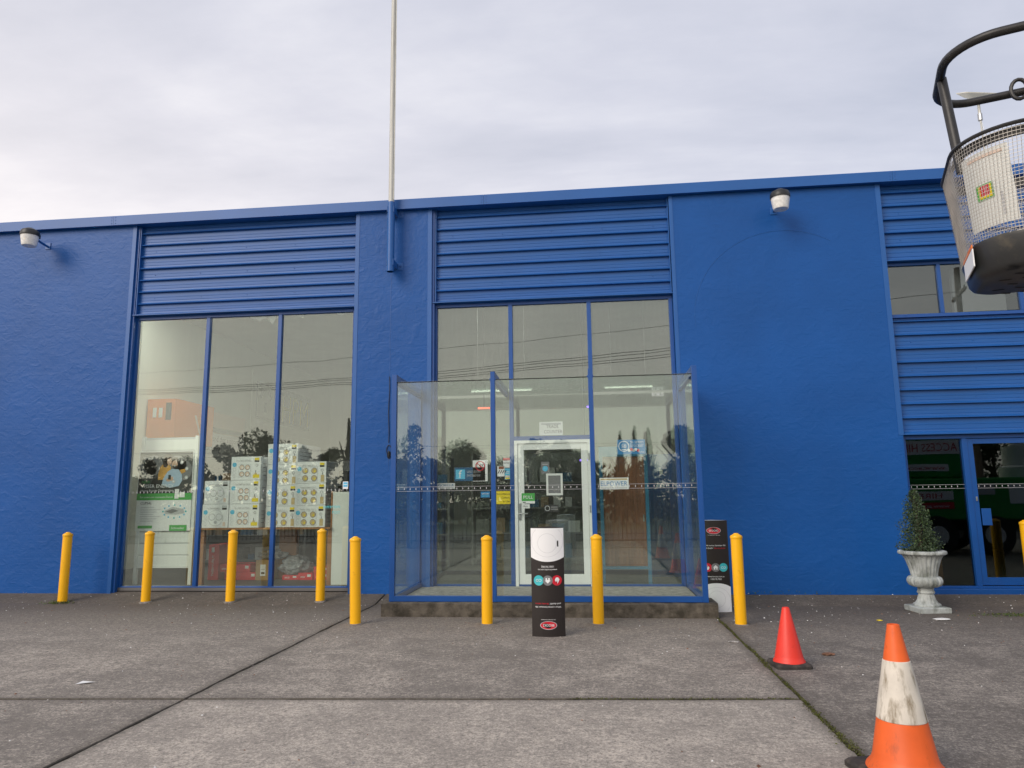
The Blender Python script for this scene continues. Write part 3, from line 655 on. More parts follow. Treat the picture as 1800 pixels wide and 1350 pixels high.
sticker('brand_sticker', -1.627, -1.492, 1.43, 1.518, 'blue_print', lambda m, pl, w, h: (m.text(pl, 'EATON', w/2, .045, .022, 'white_print', 1, 'c'), m.rect(pl, .02, w-.02, .018, .028, 'sky_print', 1)))
def d_st1(m, pl, w, h):
    m.rect(pl, 0, w, h-.035, h, 'red_print', 1)
    for i in range(2): m.text(pl, ('SAFETY', 'NOTICE')[i], w/2, .10-.045*i, .024, 'black_print', 1, 'c', width=w*.82)
sticker('notice_sticker', -1.290, -1.193, 1.862, 2.003, 'white_print', d_st1)
def d_hpm(m, pl, w, h):
    m.rect(pl, .02, w-.01, h-.045, h-.004, 'veneer', 1)
    for i in range(4): m.poly(pl, [(.005+.032*i, .045), (.018+.032*i, .045), (.042+.032*i, .092), (.029+.032*i, .092)], 'black_print', 1)
sticker('brand_sticker', -1.378, -1.272, 1.735, 1.885, 'white_print', d_hpm)
sticker('hours_sticker', -1.268, -1.190, 1.690, 1.850, 'sky_print', lambda m, pl, w, h: (m.rect(pl, .006, w-.006, .005, .028, 'yellow_print', 1), m.rect(pl, .006, w-.006, .034, .055, 'rose_print', 1), m.rect(pl, .012, w-.012, .105, .112, 'white_print', 1), m.rect(pl, .012, w-.012, .085, .090, 'white_print', 1)))
sticker('camera_notice', -1.400, -1.188, 1.333, 1.520, 'yellow_print', lambda m, pl, w, h: (m.text(pl, 'Surveillance', w-.006, .135, .026, 'black_print', 1, 'r', width=.2), m.text(pl, 'Camera', w-.012, .080, .028, 'black_print', 1, 'r'), m.text(pl, 'In Use', w-.012, .025, .028, 'black_print', 1, 'r')))
def d_trade(m, pl, w, h):
    m.text(pl, 'TRADE', w/2+.02, .105, .052, 'grey_print', 1, 'c', width=.18); m.text(pl, 'COUNTER', w/2+.03, .028, .052, 'grey_print', 1, 'c', width=.27)
    m.rect(pl, .03, w-.03, h-.045, h-.02, 'light_grey_print', 1)
sticker('counter_sign', -0.748, -0.40, 2.325, 2.525, 'white_board', d_trade)
def d_50(m, pl, w, h):
    m.ring(pl, .095, .115, .068, .078, 'white_print', 1); m.text(pl, '50', .095, .09, .055, 'white_print', 1, 'c'); m.rect(pl, .06, .13, .06, .072, 'white_print', 1)
    m.text(pl, '56 SERIES', .19, .155, .036, 'white_print', 1, width=.19); m.text(pl, 'STOCKIST', .19, .105, .036, 'white_print', 1, width=.19)
    for i in range(5): m.disc(pl, .17+.032*i, .055+.014*(i % 2), .022, ('white_print', 'red_print', 'light_grey_print')[i % 3], 1+i % 2, 12)
    m.text(pl, 'CLIPSAL', w-.012, .02, .018, 'white_print', 1, 'r')
sticker('stockist_sign', 0.383, 0.782, 2.025, 2.235, 'blue_print', d_50)
def d_elp(m, pl, w, h):
    m.rect(pl, .015, w-.015, h-.032, h-.012, 'gold_print', 1); m.text(pl, 'ELPOWER', w/2, .05, .068, 'blue_print', 1, 'c', width=w*.92)
    m.text(pl, 'Insurance First Response', w/2, .012, .022, 'grey_print', 1, 'c', width=w*.88)
sticker('brand_sticker', 0.112, 0.527, 1.525, 1.690, 'white_print', d_elp)
mb = MB(); pl = P_xz(0.915, GY-.0005, 2.86); mb.text(pl, 'ROBUS', 0, 0, .058, 'white_print', 0, width=.165); mb.build('brand_lettering', W2)
DY = 0.1297
sticker('pull_sticker', -1.02, -0.83, 1.337, 1.485, 'green_print', lambda m, pl, w, h: (m.text(pl, 'PULL', w/2, .068, .048, 'white_print', 1, 'c'), m.rect(pl, 0, w, 0, .035, 'white_print', 1), m.rect(pl, .015, .06, .012, .024, 'black_print', 2)), D1, DY-0.02)
sticker('pull_sticker', -1.017, -0.905, 1.268, 1.328, 'white_print', lambda m, pl, w, h: m.text(pl, 'PULL', w/2, .018, .024, 'black_print', 1, 'c'), D1, DY-0.02)
mb = MB(); x0, x1, z0, z1 = -.66, -.42, 1.45, 1.765
mb.box(x0, x0+.03, DY-.004, DY, z0, z1, 'white_board'); mb.box(x1-.03, x1, DY-.004, DY, z0, z1, 'white_board'); mb.box(x0+.03, x1-.03, DY-.004, DY, z1-.03, z1, 'white_board'); mb.box(x0+.03, x1-.03, DY-.004, DY, z0, z0+.03, 'white_board')
mb.box(x0+.03, x1-.03, DY-.002, DY, z0+.03, z1-.03, 'grey_print'); mb.build('notice_frame', D1)
sticker('shield_sticker', -.73, -.61, 1.765, 1.935, 'grey_print', lambda m, pl, w, h: (m.disc(pl, w/2, h*.42, .04, 'sky_print', 1), m.rect(pl, .02, w-.02, .13, .14, 'light_grey_print', 1)), D1, DY)
sticker('no_smoking_sticker', -.70, -.49, 1.215, 1.315, 'dark_print', lambda m, pl, w, h: (m.ring(pl, .05, .05, .03, .038, 'light_grey_print', 1), m.rect(pl, .1, .2, .055, .075, 'grey_print', 1), m.rect(pl, .1, .2, .025, .045, 'grey_print', 1)), D1, DY)
sticker('card_sticker', -3.724, -3.642, 1.585, 1.695, 'white_print', lambda m, pl, w, h: (m.rect(pl, .008, w-.008, .03, .10, 'sky_print', 1), m.rect(pl, .012, w-.012, .062, .07, 'white_print', 2)), W1)
mb = MB(); pl = P_xz(-4.02, GY-.0005, 1.30); mb.text(pl, 'omron', 0, 0, .06, 'teal_print', 0, width=.26); mb.text(pl, 'POST', .14, -.08, .04, 'teal_print', 0); mb.build('brand_lettering', W1)

# ------------------------------------------------------------------ behind the left window
ST = thing('display_stand', (-6.72, 0.5, 0.15), 'white slatted display stand holding the energy poster', 'stand')
mb = MB()
for x in (-7.20, -6.235): mb.box(x-.0, x+.055 if x < -7 else x-.05, .45, .50, .15, 2.47, 'white_board') if x < -7 else mb.box(x-.055, x, .45, .50, .15, 2.47, 'white_board')
mb.build('upright', ST, bevel=.003)
z = 0.42
for i in range(11):
    z1 = z+0.178
    mb = MB(); mb.box(-7.143, -6.292, .468, .492, z+0.006, z1-0.006, 'white_board'); mb.build('slat', ST, bevel=.003)
    z = z1+0.004
mb = MB(); mb.box(-7.143, -6.292, .478, .50, .44, 2.45, 'light_grey_print'); mb.build('back_panel', ST)
mb = MB(); mb.box(-7.143, -6.292, .455, .468, .405, .425, 'white_board'); mb.build('bottom_rail', ST)
PT = thing('poster', (-6.75, .445, 0.97), 'energy advertising poster with two people hugging, green band across the middle', 'poster')
mb = MB(); x0, z0, w, h = -7.215, 0.975, 0.925, 1.255
mb.box(x0, x0+w, .440, .446, z0, z0+h, 'white_print'); mb.build('sheet', PT)
pl = P_xz(x0, .4385, z0); mb = MB()
mb.rect(pl, .012, w-.012, .585, h-.012, 'dark_print', 0)
for i in range(7): mb.disc(pl, .15+.1*i, .98+.05*math.sin(i*1.7), .16, 'grey_print', 0.5, 20) if i in (0, 1, 5, 6) else None
mb.rect(pl, 0.0, w, .48, .585, 'green_print', 1)
# the couple, as flat print
def blob(cx, cz, r, rz, mat, k, n=18, ph=0, am=.08): mb.poly(pl, [(cx+r*math.cos(6.283*q/n)*(1+am*math.sin(3*q+ph)), cz+rz*math.sin(6.283*q/n)*(1+am*math.cos(2*q+ph))) for q in range(n)], mat, k)
mb.poly(pl, [(.22, .72), (.25, .80), (.33, .84), (.42, .82), (.44, .70), (.34, .68)], 'black_print', 1)
mb.poly(pl, [(.34, .80), (.34, .90), (.37, 1.00), (.42, 1.06), (.49, 1.07), (.55, 1.00), (.54, .88), (.46, .80)], 'jumper_print', 2)
mb.poly(pl, [(.41, .72), (.43, .82), (.50, .93), (.57, .97), (.68, .96), (.74, .88), (.75, .78), (.70, .70), (.55, .67)], 'shirt_print', 3)
mb.poly(pl, [(.70, .95), (.79, .97), (.80, .92), (.73, .89)], 'jumper_print', 3)
blob(.50, 1.125, .078, .088, 'hair_print', 3, ph=1); blob(.455, 1.06, .045, .07, 'hair_print', 3, ph=2); blob(.520, 1.085, .042, .052, 'skin_print', 4, am=.03)
blob(.615, 1.090, .060, .066, 'hair_print', 4, ph=.5, am=.04); blob(.612, 1.045, .048, .058, 'skin_print', 5, am=.03); blob(.612, 1.005, .036, .024, 'hair_print', 6, am=.05); blob(.612, 1.018, .020, .006, 'white_print', 7, am=0)
mb.rect(pl, .515, .560, .80, .875, 'black_print', 6); blob(.52, .795, .040, .026, 'skin_print', 5); blob(.575, .815, .026, .034, 'skin_print', 5)
for a, c in ((.73, 1.07), (.82, .97), (.82, .83), (.61, .77)): mb.disc(pl, a, c, .030, 'light_grey_print', 8, 16); mb.disc(pl, a, c, .014, 'white_print', 9, 10)
mb.text(pl, 'Wiser', .07, 1.125, .045, 'white_print', 3, width=.17)
mb.text(pl, 'NEW', .075, .745, .045, 'green_print', 5); mb.text(pl, 'WISER ENERGY', .065, .675, .055, 'white_print', 5, width=.55)
mb.text(pl, 'Home Energy Optimisation', .065, .615, .034, 'white_print', 5, width=.55)
mb.text(pl, 'For smart and sustainable homes', .06, .515, .028, 'white_print', 3, width=.55)
mb.rect(pl, .64, .71, .50, .65, 'white_print', 6); mb.rect(pl, .72, .81, .52, .60, 'white_print', 6)
mb.text(pl, 'CLIPSAL', .07, .415, .042, 'black_print', 2, width=.19, slant=.2)
for i in range(7): mb.rect(pl, .08, .08+(.22+.06*((i*5) % 3)), .36-.035*i, .368-.035*i, 'light_grey_print', 1)
mb.poly(pl, [(.48, .31), (.62, .37), (.80, .34), (.82, .27), (.68, .25), (.50, .26)], 'light_grey_print', 1); mb.poly(pl, [(.50, .30), (.62, .34), (.72, .31), (.60, .27)], 'grey_print', 2)
for i in range(12):
    t = 2*math.pi*i/12; mb.disc(pl, .65+.19*math.cos(t), .30+.10*math.sin(t), .014, 'sky_print' if i % 3 else 'teal_print', 2, 10)
mb.rect(pl, .05, .29, .04, .085, 'green_print', 1); mb.rect(pl, .58, .87, 0.0, .09, 'green_print', 1); mb.text(pl, 'Schneider', .61, .025, .04, 'white_print', 2, width=.22)
mb.build('print', PT)

BENCH = thing('display_bench', (-5.0, 0.9, 0.15), 'timber legged bench under the stacked white heater boxes', 'bench')
mb = MB(); mb.box(-6.15, -4.0, .40, 1.5, .985, 1.012, 'timber'); mb.build('bench_top', BENCH)
for x in (-6.13, -4.06):
    for y in (.46, 1.40):
        mb = MB(); mb.box(x, x+.07, y, y+.07, .15, .985, 'timber'); mb.build('leg', BENCH)
mb = MB(); mb.box(-5.2, -4.9, 1.3, 1.4, .15, .985, 'timber'); mb.build('leg', BENCH)

def heater_box(x0, x1, z0, z1, y0, dep, kind, label, group=None):
    t = thing('heater_box', ((x0+x1)/2, y0, z0), label, 'box', group)
    mb = MB(); mb.box(x0+.003, x1-.003, y0, y0+dep, z0+.001, z1-.002, 'white_box'); mb.build('carton', t, bevel=.004)
    w, h = x1-x0-.006, z1-z0-.003; pl = P_xz(x0+.003, y0-.0012, z0+.001); mb = MB()
    mb.disc(pl, .055, h*.66, .036, 'sky_print', 0, 16)
    for i in range(3): mb.ring(pl, .055, h*(.46-.15*i), .020, .024, 'light_grey_print', 0, 14)
    mb.rect(pl, .10, w*.72, h-.078, h-.075, 'grey_print', 0)
    ttl = {2: '2 in 1 Bathroom Heater', 4: '3 in 1 Bathroom Heater', 5: 'Instant Heat 3 in 1'}[kind]
    mb.text(pl, ttl, w*.42, h-.068, .020, 'grey_print', 0, 'c', width=w*.50)
    ye = 'light_grey_print' if kind == 2 else 'yellow_print'
    mb.rect(pl, w-.105, w-.03, h-.055, h-.018, ye, 0); mb.rect(pl, w-.105, w-.03, h-.085, h-.058, 'black_print', 0)
    if kind == 2:
        mb.disc(pl, w*.52, h*.42, .125, 'light_grey_print', 0, 26); mb.disc(pl, w*.52, h*.42, .118, 'white_print', 1, 26)
        for s in (-1, 1): mb.disc(pl, w*.52+s*.058, h*.46, .052, 'grey_print', 2); mb.disc(pl, w*.52+s*.058, h*.46, .047, 'white_box', 3)
        mb.disc(pl, w*.52, h*.24, .026, 'light_grey_print', 2, 14); mb.rect(pl, w-.085, w-.045, .03, .09, 'rose_print', 2)
    else:
        k = .034 if kind == 4 else .040; c = 'rose_print' if kind == 4 else 'gold_print'
        sx, sz = (.046, .052) if kind == 4 else (.072, .058)
        mb.rect(pl, w*.46-sx-.055, w*.46+sx+.055, h*.40-sz-.05, h*.40+sz+.05, 'light_grey_print', 0); mb.rect(pl, w*.46-sx-.05, w*.46+sx+.05, h*.40-sz-.045, h*.40+sz+.045, 'white_box', 1)
        for i in (-1, 1):
            for j in (-1, 1): mb.disc(pl, w*.46+i*sx, h*.40+j*sz, k+.008, 'grey_print', 2); mb.disc(pl, w*.46+i*sx, h*.40+j*sz, k, c, 3); mb.disc(pl, w*.46+i*sx+.008, h*.40+j*sz-.008, k*.4, 'white_print' if kind == 4 else 'yellow_print', 4, 10)
        mb.disc(pl, w*.46, h*.40, .022, 'white_print', 4, 14)
        if kind == 4: mb.rect(pl, w-.125, w-.02, .03, .085, 'yellow_print', 2); mb.rect(pl, w-.10, w-.06, .085, .11, 'gold_print', 2); mb.rect(pl, w-.085, w-.077, .11, .15, 'black_print', 2)
        else: mb.rect(pl, w-.085, w-.03, .02, .125, 'gold_print', 2); mb.rect(pl, w-.062, w-.054, .125, .165, 'black_print', 2)
        mb.ring(pl, w-.065, h-.135, .015, .021, 'grey_print', 2, 14)
    for i in range(3): mb.rect(pl, w+0, w+0, 0, 0, 'grey_print', 0) if False else None
    mb.build('print', t)
    mb = MB(); xs = x1-.003+.0012
    for i in range(4): mb.add([(xs, y0+.08, z0+.07+.06*i), (xs, y0+dep*.6, z0+.07+.06*i), (xs, y0+dep*.6, z0+.078+.06*i), (xs, y0+.08, z0+.078+.06*i)], [(0, 1, 2, 3)], 'grey_print')
    mb.build('side_print', t); return t
tb = 1.013
heater_box(-6.09, -5.655, tb, tb+.368, .42, .45, 2, 'white two-lamp heater box at the bottom of the short stack')
heater_box(-6.075, -5.660, tb+.369, tb+.733, .42, .45, 2, 'white two-lamp heater box on top of the short stack')
for i, n in enumerate(('bottom', 'middle', 'top')):
    heater_box(-5.650, -5.155, tb+.368*i, tb+.368*(i+1)-.001, .42, .30, 4, f'white four-lamp heater box with rosy lamps, {n} of its stack of three')
for i, n in enumerate(('bottom', 'second', 'third', 'top')):
    heater_box(-5.10, -4.595, tb+.326*i, tb+.326*(i+1)-.001, .52, .95, 5, f'white gold-lamp heater box, {n} of the stack of four behind the mullion')
for i, n in enumerate(('bottom', 'middle', 'top')):
    heater_box(-4.585, -4.09, tb+.336*i, tb+.336*(i+1)-.001, .42, .55, 5, f'white gold-lamp heater box, {n} of the stack of three beside the pale board')
BD = thing('board', (-3.80, .5, .15), 'pale grey board standing upright at the window end', 'board')
mb = MB(); mb.box(-3.99, -3.72, .46, .50, .15, 1.545, 'white_board'); mb.build('panel', BD, bevel=.004)
mb = MB(); mb.box(-4.015, -3.992, .455, .505, .15, 1.56, 'timber'); mb.build('edge_strip', BD)

def plain_box(name, x0, x1, y0, y1, z0, z1, mat, label, draw=None, cat='box', group=None):
    t = thing(name, ((x0+x1)/2, (y0+y1)/2, z0), label, cat, group)
    mb = MB(); mb.box(x0, x1, y0, y1, z0, z1, mat); mb.build('carton', t, bevel=.004)
    if draw: mb = MB(); draw(mb, P_xz(x0, y0-.0012, z0), x1-x0, z1-z0); mb.build('print', t)
    return t
def d_red(m, pl, w, h): m.text(pl, 'HERRINGBONE', .04, h*.3, .03, 'white_print', 0, width=w*.30, slant=.2); m.rect(pl, w-.09, w-.03, h*.45, h*.8, 'white_print', 0)
def d_redv(m, pl, w, h):
    m.rect(pl, .05, .10, h-.12, h-.04, 'white_print', 0)
    m.add([pl[0]+Vector((.10-y*.055, 0, .06+x*.055)) for x, y in text_mesh('THERMOFILM')[0]], text_mesh('THERMOFILM')[1], 'white_print')
plain_box('red_carton', -6.33, -6.15, 1.12, 1.62, .15, .715, 'red_card', 'tall red carton standing on its end beside the bench leg', d_redv)
plain_box('red_carton', -6.13, -5.60, 1.12, 1.5, .277, .40, 'red_card', 'flat red carton laid on top of another red carton', d_red)
plain_box('red_carton', -6.03, -5.48, 1.10, 1.5, .151, .276, 'red_card', 'flat red carton lying on the floor under another red carton', d_red)
plain_box('cardboard_box', -5.475, -5.21, 1.05, 1.4, .151, .47, 'brown_card', 'brown cardboard box with a white shipping label', lambda m, pl, w, h: (m.rect(pl, .08, .17, .07, .25, 'white_print', 0), m.rect(pl, .095, .155, .10, .13, 'black_print', 1), m.rect(pl, .095, .155, .17, .176, 'grey_print', 1)))
plain_box('red_carton', -5.05, -4.78, 1.12, 1.4, .151, .225, 'red_card', 'low red carton lying under the clear plastic bags', d_red)
plain_box('red_carton', -4.775, -4.53, 1.10, 1.4, .151, .262, 'red_card', 'low red carton next to the clear plastic bags', d_red)
plain_box('red_carton', -4.525, -4.28, 1.12, 1.4, .151, .262, 'red_card', 'red carton at the bottom of a pair behind a bollard', d_red)
plain_box('red_carton', -4.525, -4.28, 1.12, 1.4, .264, .36, 'red_card', 'red carton on top of a pair behind a bollard', d_red)
def bag(c, s, label, seed):
    rnd = random.Random(seed); bm = bmesh.new(); bmesh.ops.create_icosphere(bm, subdivisions=4, radius=1)
    from mathutils import noise
    for v in bm.verts:
        n = noise.noise(v.co*2.2+Vector((seed, 0, 0)))*.35+noise.noise(v.co*6+Vector((seed, 3, 0)))*.14
        v.co *= (1+n); v.co.z = max(v.co.z, -0.75)
        v.co = Vector((v.co.x*s[0], v.co.y*s[1], v.co.z*s[2]))
    me = bpy.data.meshes.new('plastic_bag'); bm.to_mesh(me); bm.free(); me.materials.append(MATS['poly_bag'])
    o = bpy.data.objects.new('plastic_bag', me); COL.objects.link(o); o.location = c; return tag(o, label, 'bag')
bag((-4.88, 1.25, .355), (.26, .18, .17), 'crumpled clear plastic bag of parts lying on red cartons', 3)
bag((-5.28, 1.28, .535), (.24, .17, .09), 'crumpled clear plastic bag draped over a cardboard box', 8)

# signs high on the left interior wall (X = -9), seen through the window
def wall_pl(y, z): return (Vector((-8.985, y, z)), Vector((0, 1, 0)), Vector((0, 0, 1)))
SG = thing('wall_sign', (-8.97, 9.5, 3.5), 'large plug symbol and lettering sign high on the inside wall', 'sign')
mb = MB(); mb.box(-8.998, -8.988, 7.75, 13.0, 3.35, 4.95, 'interior_wall'); mb.build('panel', SG)
mb = MB(); pl = wall_pl(8.0, 3.65)
for r in ((0, 1.15, 0, .05), (0, 1.15, .95, 1.0), (0, .06, .05, .95), (1.09, 1.15, .05, .95)): mb.rect(pl, *r, 'grey_print', 1)
mb.poly(pl, [(.18, .62), (.30, .56), (.48, .80), (.36, .86)], 'grey_print', 1); mb.poly(pl, [(.97, .62), (.85, .56), (.67, .80), (.79, .86)], 'grey_print', 1); mb.rect(pl, .50, .65, .2, .48, 'grey_print', 1)
pl = wall_pl(9.55, 3.62); mb.build('symbol', SG); mb = MB(); mb.rect(pl, 0, 2.2, 0, 1.05, 'dark_print', 1); mb.text(pl, 'HPM', .12, .10, .85, 'yellow_print', 2, width=1.95); mb.build('print', SG)
OB = thing('sign_box', (-8.6, 3.9, 2.6), 'big orange advertising box on top of the wall shelving', 'sign')
mb = MB(); mb.box(-8.95, -8.35, 3.2, 4.7, 2.62, 3.50, 'orange_print'); o = mb.build('panel', OB); 
mb = MB(); pl = P_xz(-8.95, 3.198, 2.62); mb.rect(pl, .12, .2, .5, .7, 'white_print'); mb.rect(pl, .25, .33, .5, .7, 'white_print'); mb.rect(pl, .40, .52, .45, .8, 'black_print'); mb.build('print', OB); mb = MB()
pl2 = (Vector((-8.348, 3.2, 2.62)), Vector((0, 1, 0)), Vector((0, 0, 1))); mb.poly(pl2, [(.95, .2), (1.02, .2), (.80, .62), (.72, .62)], 'rose_print', 1); mb.poly(pl2, [(.95, .2), (1.02, .2), (1.22, .62), (1.14, .62)], 'rose_print', 1); mb.build('print', OB)
MATS['orange_print'].node_tree.nodes['Principled BSDF'].inputs['Base Color'].default_value = (0.78, 0.20, 0.03, 1)
SP = thing('wall_poster', (-8.97, 6.1, 2.6), 'wide sunset poster with a line of text on the inside wall', 'poster')
mb = MB(); mb.box(-8.998, -8.975, 5.0, 7.4, 2.35, 3.55, 'white_print'); mb.box(-8.974, -8.972, 5.0, 7.4, 3.05, 3.55, 'rose_print'); mb.build('panel', SP)
mb = MB(); pl = (Vector((-8.970, 5.05, 2.5)), Vector((0, 1, 0)), Vector((0, 0, 1)))
mb.text(pl, 'be the brand that supports', .1, .35, .14, 'grey_print', 1, width=2.0); mb.text(pl, 'manufacturing', .1, .12, .14, 'grey_print', 1, width=1.05); mb.rect(pl, 0, 2.3, .56, .68, 'grey_print', 1); mb.build('print', SP)

# dark shelving and stock deeper in the shop
def shelves(x, y, w, h, ang, label, seed):
    t = thing('shelf_unit', (x, y, .15), label, 'shelves', 'shelf units inside the shop'); rnd = random.Random(seed)
    c, s = math.cos(ang), math.sin(ang)
    def bx(a0, a1, b0, b1, z0, z1, mat, name):
        mb = MB(); V = []
        for z in (z0, z1):
            for bb in (b0, b1):
                for a in (a0, a1): V.append((x+a*c-bb*s, y+a*s+bb*c, z))
        mb.add(V, [(0, 2, 3, 1), (4, 5, 7, 6), (0, 1, 5, 4), (2, 6, 7, 3), (0, 4, 6, 2), (1, 3, 7, 5)], mat); return mb.build(name, t)
    bx(0, w, .40, .43, .15, h, 'shelf_grey', 'back_panel')
    for a in (0, w-.04): bx(a, a+.04, 0, .40, .15, h, 'shelf_grey', 'upright')
    z = .25; k = 0
    while z < h-.3:
        bx(.041, w-.041, .02, .399, z, z+.03, 'shelf_grey', 'shelf'); a = .08
        while a < w-.25:
            ww = rnd.uniform(.12, .3); hh = rnd.uniform(.1, .3)
            bx(a, min(a+ww, w-.06), .08, .36, z+.031, z+.03+hh, rnd.choice(['dark_print', 'grey_print', 'shelf_grey', 'light_grey_print', 'dark_blue_print', 'bark_card']), 'stock'); a += ww+rnd.uniform(.02, .1)
        z += .48
shelves(-8.2, 3.4, 2.6, 2.35, .0, 'dark grey stock shelves behind the display stand', 1)
shelves(-5.3, 3.2, 2.6, 2.2, .0, 'dark grey stock shelves behind the heater boxes', 2)
shelves(-2.35, 3.6, 2.2, 2.3, .0, 'dark grey stock shelves seen through the porch beside the door', 3)
shelves(.95, 3.3, 2.0, 2.1, .0, 'dark grey stock shelves behind the brown display door', 4)
CT = thing('service_counter', (-.5, 4.6, .15), 'dark service counter straight in from the entrance door', 'counter')
mb = MB(); mb.box(-1.0, .9, 4.3, 5.0, .15, 1.10, 'interior_dark'); mb.build('front_panel', CT); mb = MB(); mb.box(-1.05, .95, 4.22, 5.05, 1.10, 1.14, 'white_board'); mb.build('counter_top', CT)
BDO = thing('display_door', (.45, .6, .15), 'brown timber door in a bright blue frame inside the shop', 'door')
mb = MB(); mb.box(.115, .165, .58, .68, .15, 2.17, 'blue_door_paint'); mb.box(.79, .84, .58, .68, .15, 2.17, 'blue_door_paint'); mb.box(.165, .79, .58, .68, 2.02, 2.17, 'blue_door_paint'); mb.box(.165, .79, .58, .68, .36, .40, 'blue_door_paint'); mb.build('frame', BDO, bevel=.003)
mb = MB(); mb.box(.17, .785, .61, .65, .405, 2.015, 'veneer'); d_ = mb.build('door_leaf', BDO); mb = MB(); mb.box(.745, .765, .59, .61, 1.05, 1.15, 'steel'); mb.build('handle', BDO)
BP = thing('partition', (1.2, 1.6, .15), 'blue painted partition inside the shop beside the brown door', 'partition')
mb = MB(); mb.box(.9, 3.19, 1.55, 1.62, .15, 2.1, 'blue_metal'); mb.build('panel', BP); mb = MB(); mb.box(1.1, 1.15, 1.545, 1.552, 1.78, 1.84, 'white_print'); mb.build('switch_plate', BP)
for nm, x, y, z, w, m_, lb in (('indicator_light', -2.05, 2.6, 3.05, .22, 'led_red', 'small glowing red light near the shop ceiling'), ('indicator_light', -.05, 2.4, 3.0, .08, 'led_violet', 'small glowing violet light high inside the shop'), ('indicator_light', -.2, 2.4, 2.05, .20, 'led_violet', 'small glowing violet strip light behind the entrance door')):
    mb = MB(); mb.box(x, x+w, y, y+.03, z, z+.03, m_); mb.box(x+w/2-.005, x+w/2+.005, y+.032, y+.04, z+.0, 5.45, 'dark_print'); tag(mb.build(nm), lb, 'light')
SCB = thing('storage_box', (4.9, .5, .15), 'brown timber box standing inside the right hand glass door', 'box')
mb = MB(); mb.box(4.60, 4.82, .45, .85, .15, .62, 'timber'); mb.build('carton', SCB, bevel=.004)

# fluorescent battens hanging in the shop (their strips show through the porch glass)
for x0, x1, lb in ((-2.15, -1.0, 'lit fluorescent batten hanging inside left of the entrance door'), (.25, 1.15, 'lit fluorescent batten hanging inside above the brown door')):
    t = thing('ceiling_light', ((x0+x1)/2, 2.3, 3.32), lb, 'light', 'fluorescent battens in the shop')
    mb = MB(); mb.box(x0, x1, 2.26, 2.34, 3.345, 3.40, 'white_alu'); mb.build('batten', t)
    mb = MB(); mb.tube([(x0+.03, 2.3, 3.33), (x1-.03, 2.3, 3.33)], .014, 'tube_white', 10); mb.build('tube', t, smooth=True)
    for x in (x0+.15, x1-.15): mb = MB(); mb.tube([(x, 2.3, 3.40), (x, 2.3, 5.452)], .004, 'steel', 5); mb.build('hanger', t)

for x0, x1, lb in ((-8.3, -6.8, 'added fill light above the display stand, hidden by the window head'), (-5.6, -4.1, 'added fill light above the heater boxes, hidden by the window head')):  # added lights, out of view behind the window head, brightening the left interior
    t = thing('ceiling_light', ((x0+x1)/2, 2.55, 5.38), lb, 'light', 'fluorescent battens in the shop')
    mb = MB(); mb.box(x0, x1, 2.42, 2.68, 5.41, 5.452, 'white_alu'); mb.build('fill_housing', t)
    mb = MB(); mb.box(x0+.02, x1-.02, 2.44, 2.66, 5.385, 5.409, 'fill_light_white'); mb.build('fill_diffuser', t)

# ------------------------------------------------------------------ bollards
def bollard(x, y, label, lean=(0, 0)):
    z0 = gz(y)
    t = thing('bollard', (x, y, z0), label, 'bollard', 'yellow bollards guarding the shop front'); r = .063
    mb = MB(); mb.lathe((x, y, z0), [(r, -.05), (r, .0), (r*1.0, .935)], 'yellow_paint', 28); mb.build('post', t, smooth=True)
    mb = MB(); mb.lathe((x, y, z0), [(r+.003, .936), (r+.005, .941), (r+.005, .958), (r+.002, .966), (r*.80, .975), (r*.45, .988), (r*.42, .994), (.001, .997)], 'yellow_paint', 28); mb.build('cap', t, smooth=True, angle=25)
    mb = MB(); n_ = 20; V = []
    for i in range(n_):
        a = 6.2832*i/n_; q = r+random.uniform(.010, .034); V += [(x+(r-.002)*math.cos(a), y+(r-.002)*math.sin(a), z0+.010), (x+q*math.cos(a), y+q*math.sin(a), gz(y+q*math.sin(a))+.0015)]
    mb.add(V, [(2*i, 2*i+1, (2*i+3) % (2*n_), (2*i+2) % (2*n_)) for i in range(n_)], 'grout'); mb.build('grout_collar', t, smooth=True)
    t.rotation_euler = (lean[0], lean[1], 0); return t
bollard(-7.66, -.45, 'yellow bollard in front of the blank blue wall, weeds at its foot')
bollard(-6.40, -.42, 'yellow bollard in front of the energy poster stand')
bollard(-5.14, -.40, 'yellow bollard in front of the red cartons and rosy-lamp boxes')
bollard(-3.83, -.37, 'yellow bollard in front of the pale board at the window end')
bollard(-2.77, -2.02, 'yellow bollard beside the corner of the concrete plinth, joint line at its foot', (0, -.022))
bollard(-1.235, -1.965, 'yellow bollard in front of the porch post left of the upside-down standee', (0, .002))
bollard(.03, -1.92, 'yellow bollard right beside the upside-down standee', (0, .002))
bollard(1.60, -1.90, 'yellow bollard beside the upright standee at the porch corner', (0, .004))
bollard(5.59, -.22, 'yellow bollard in front of the right hand glass door')

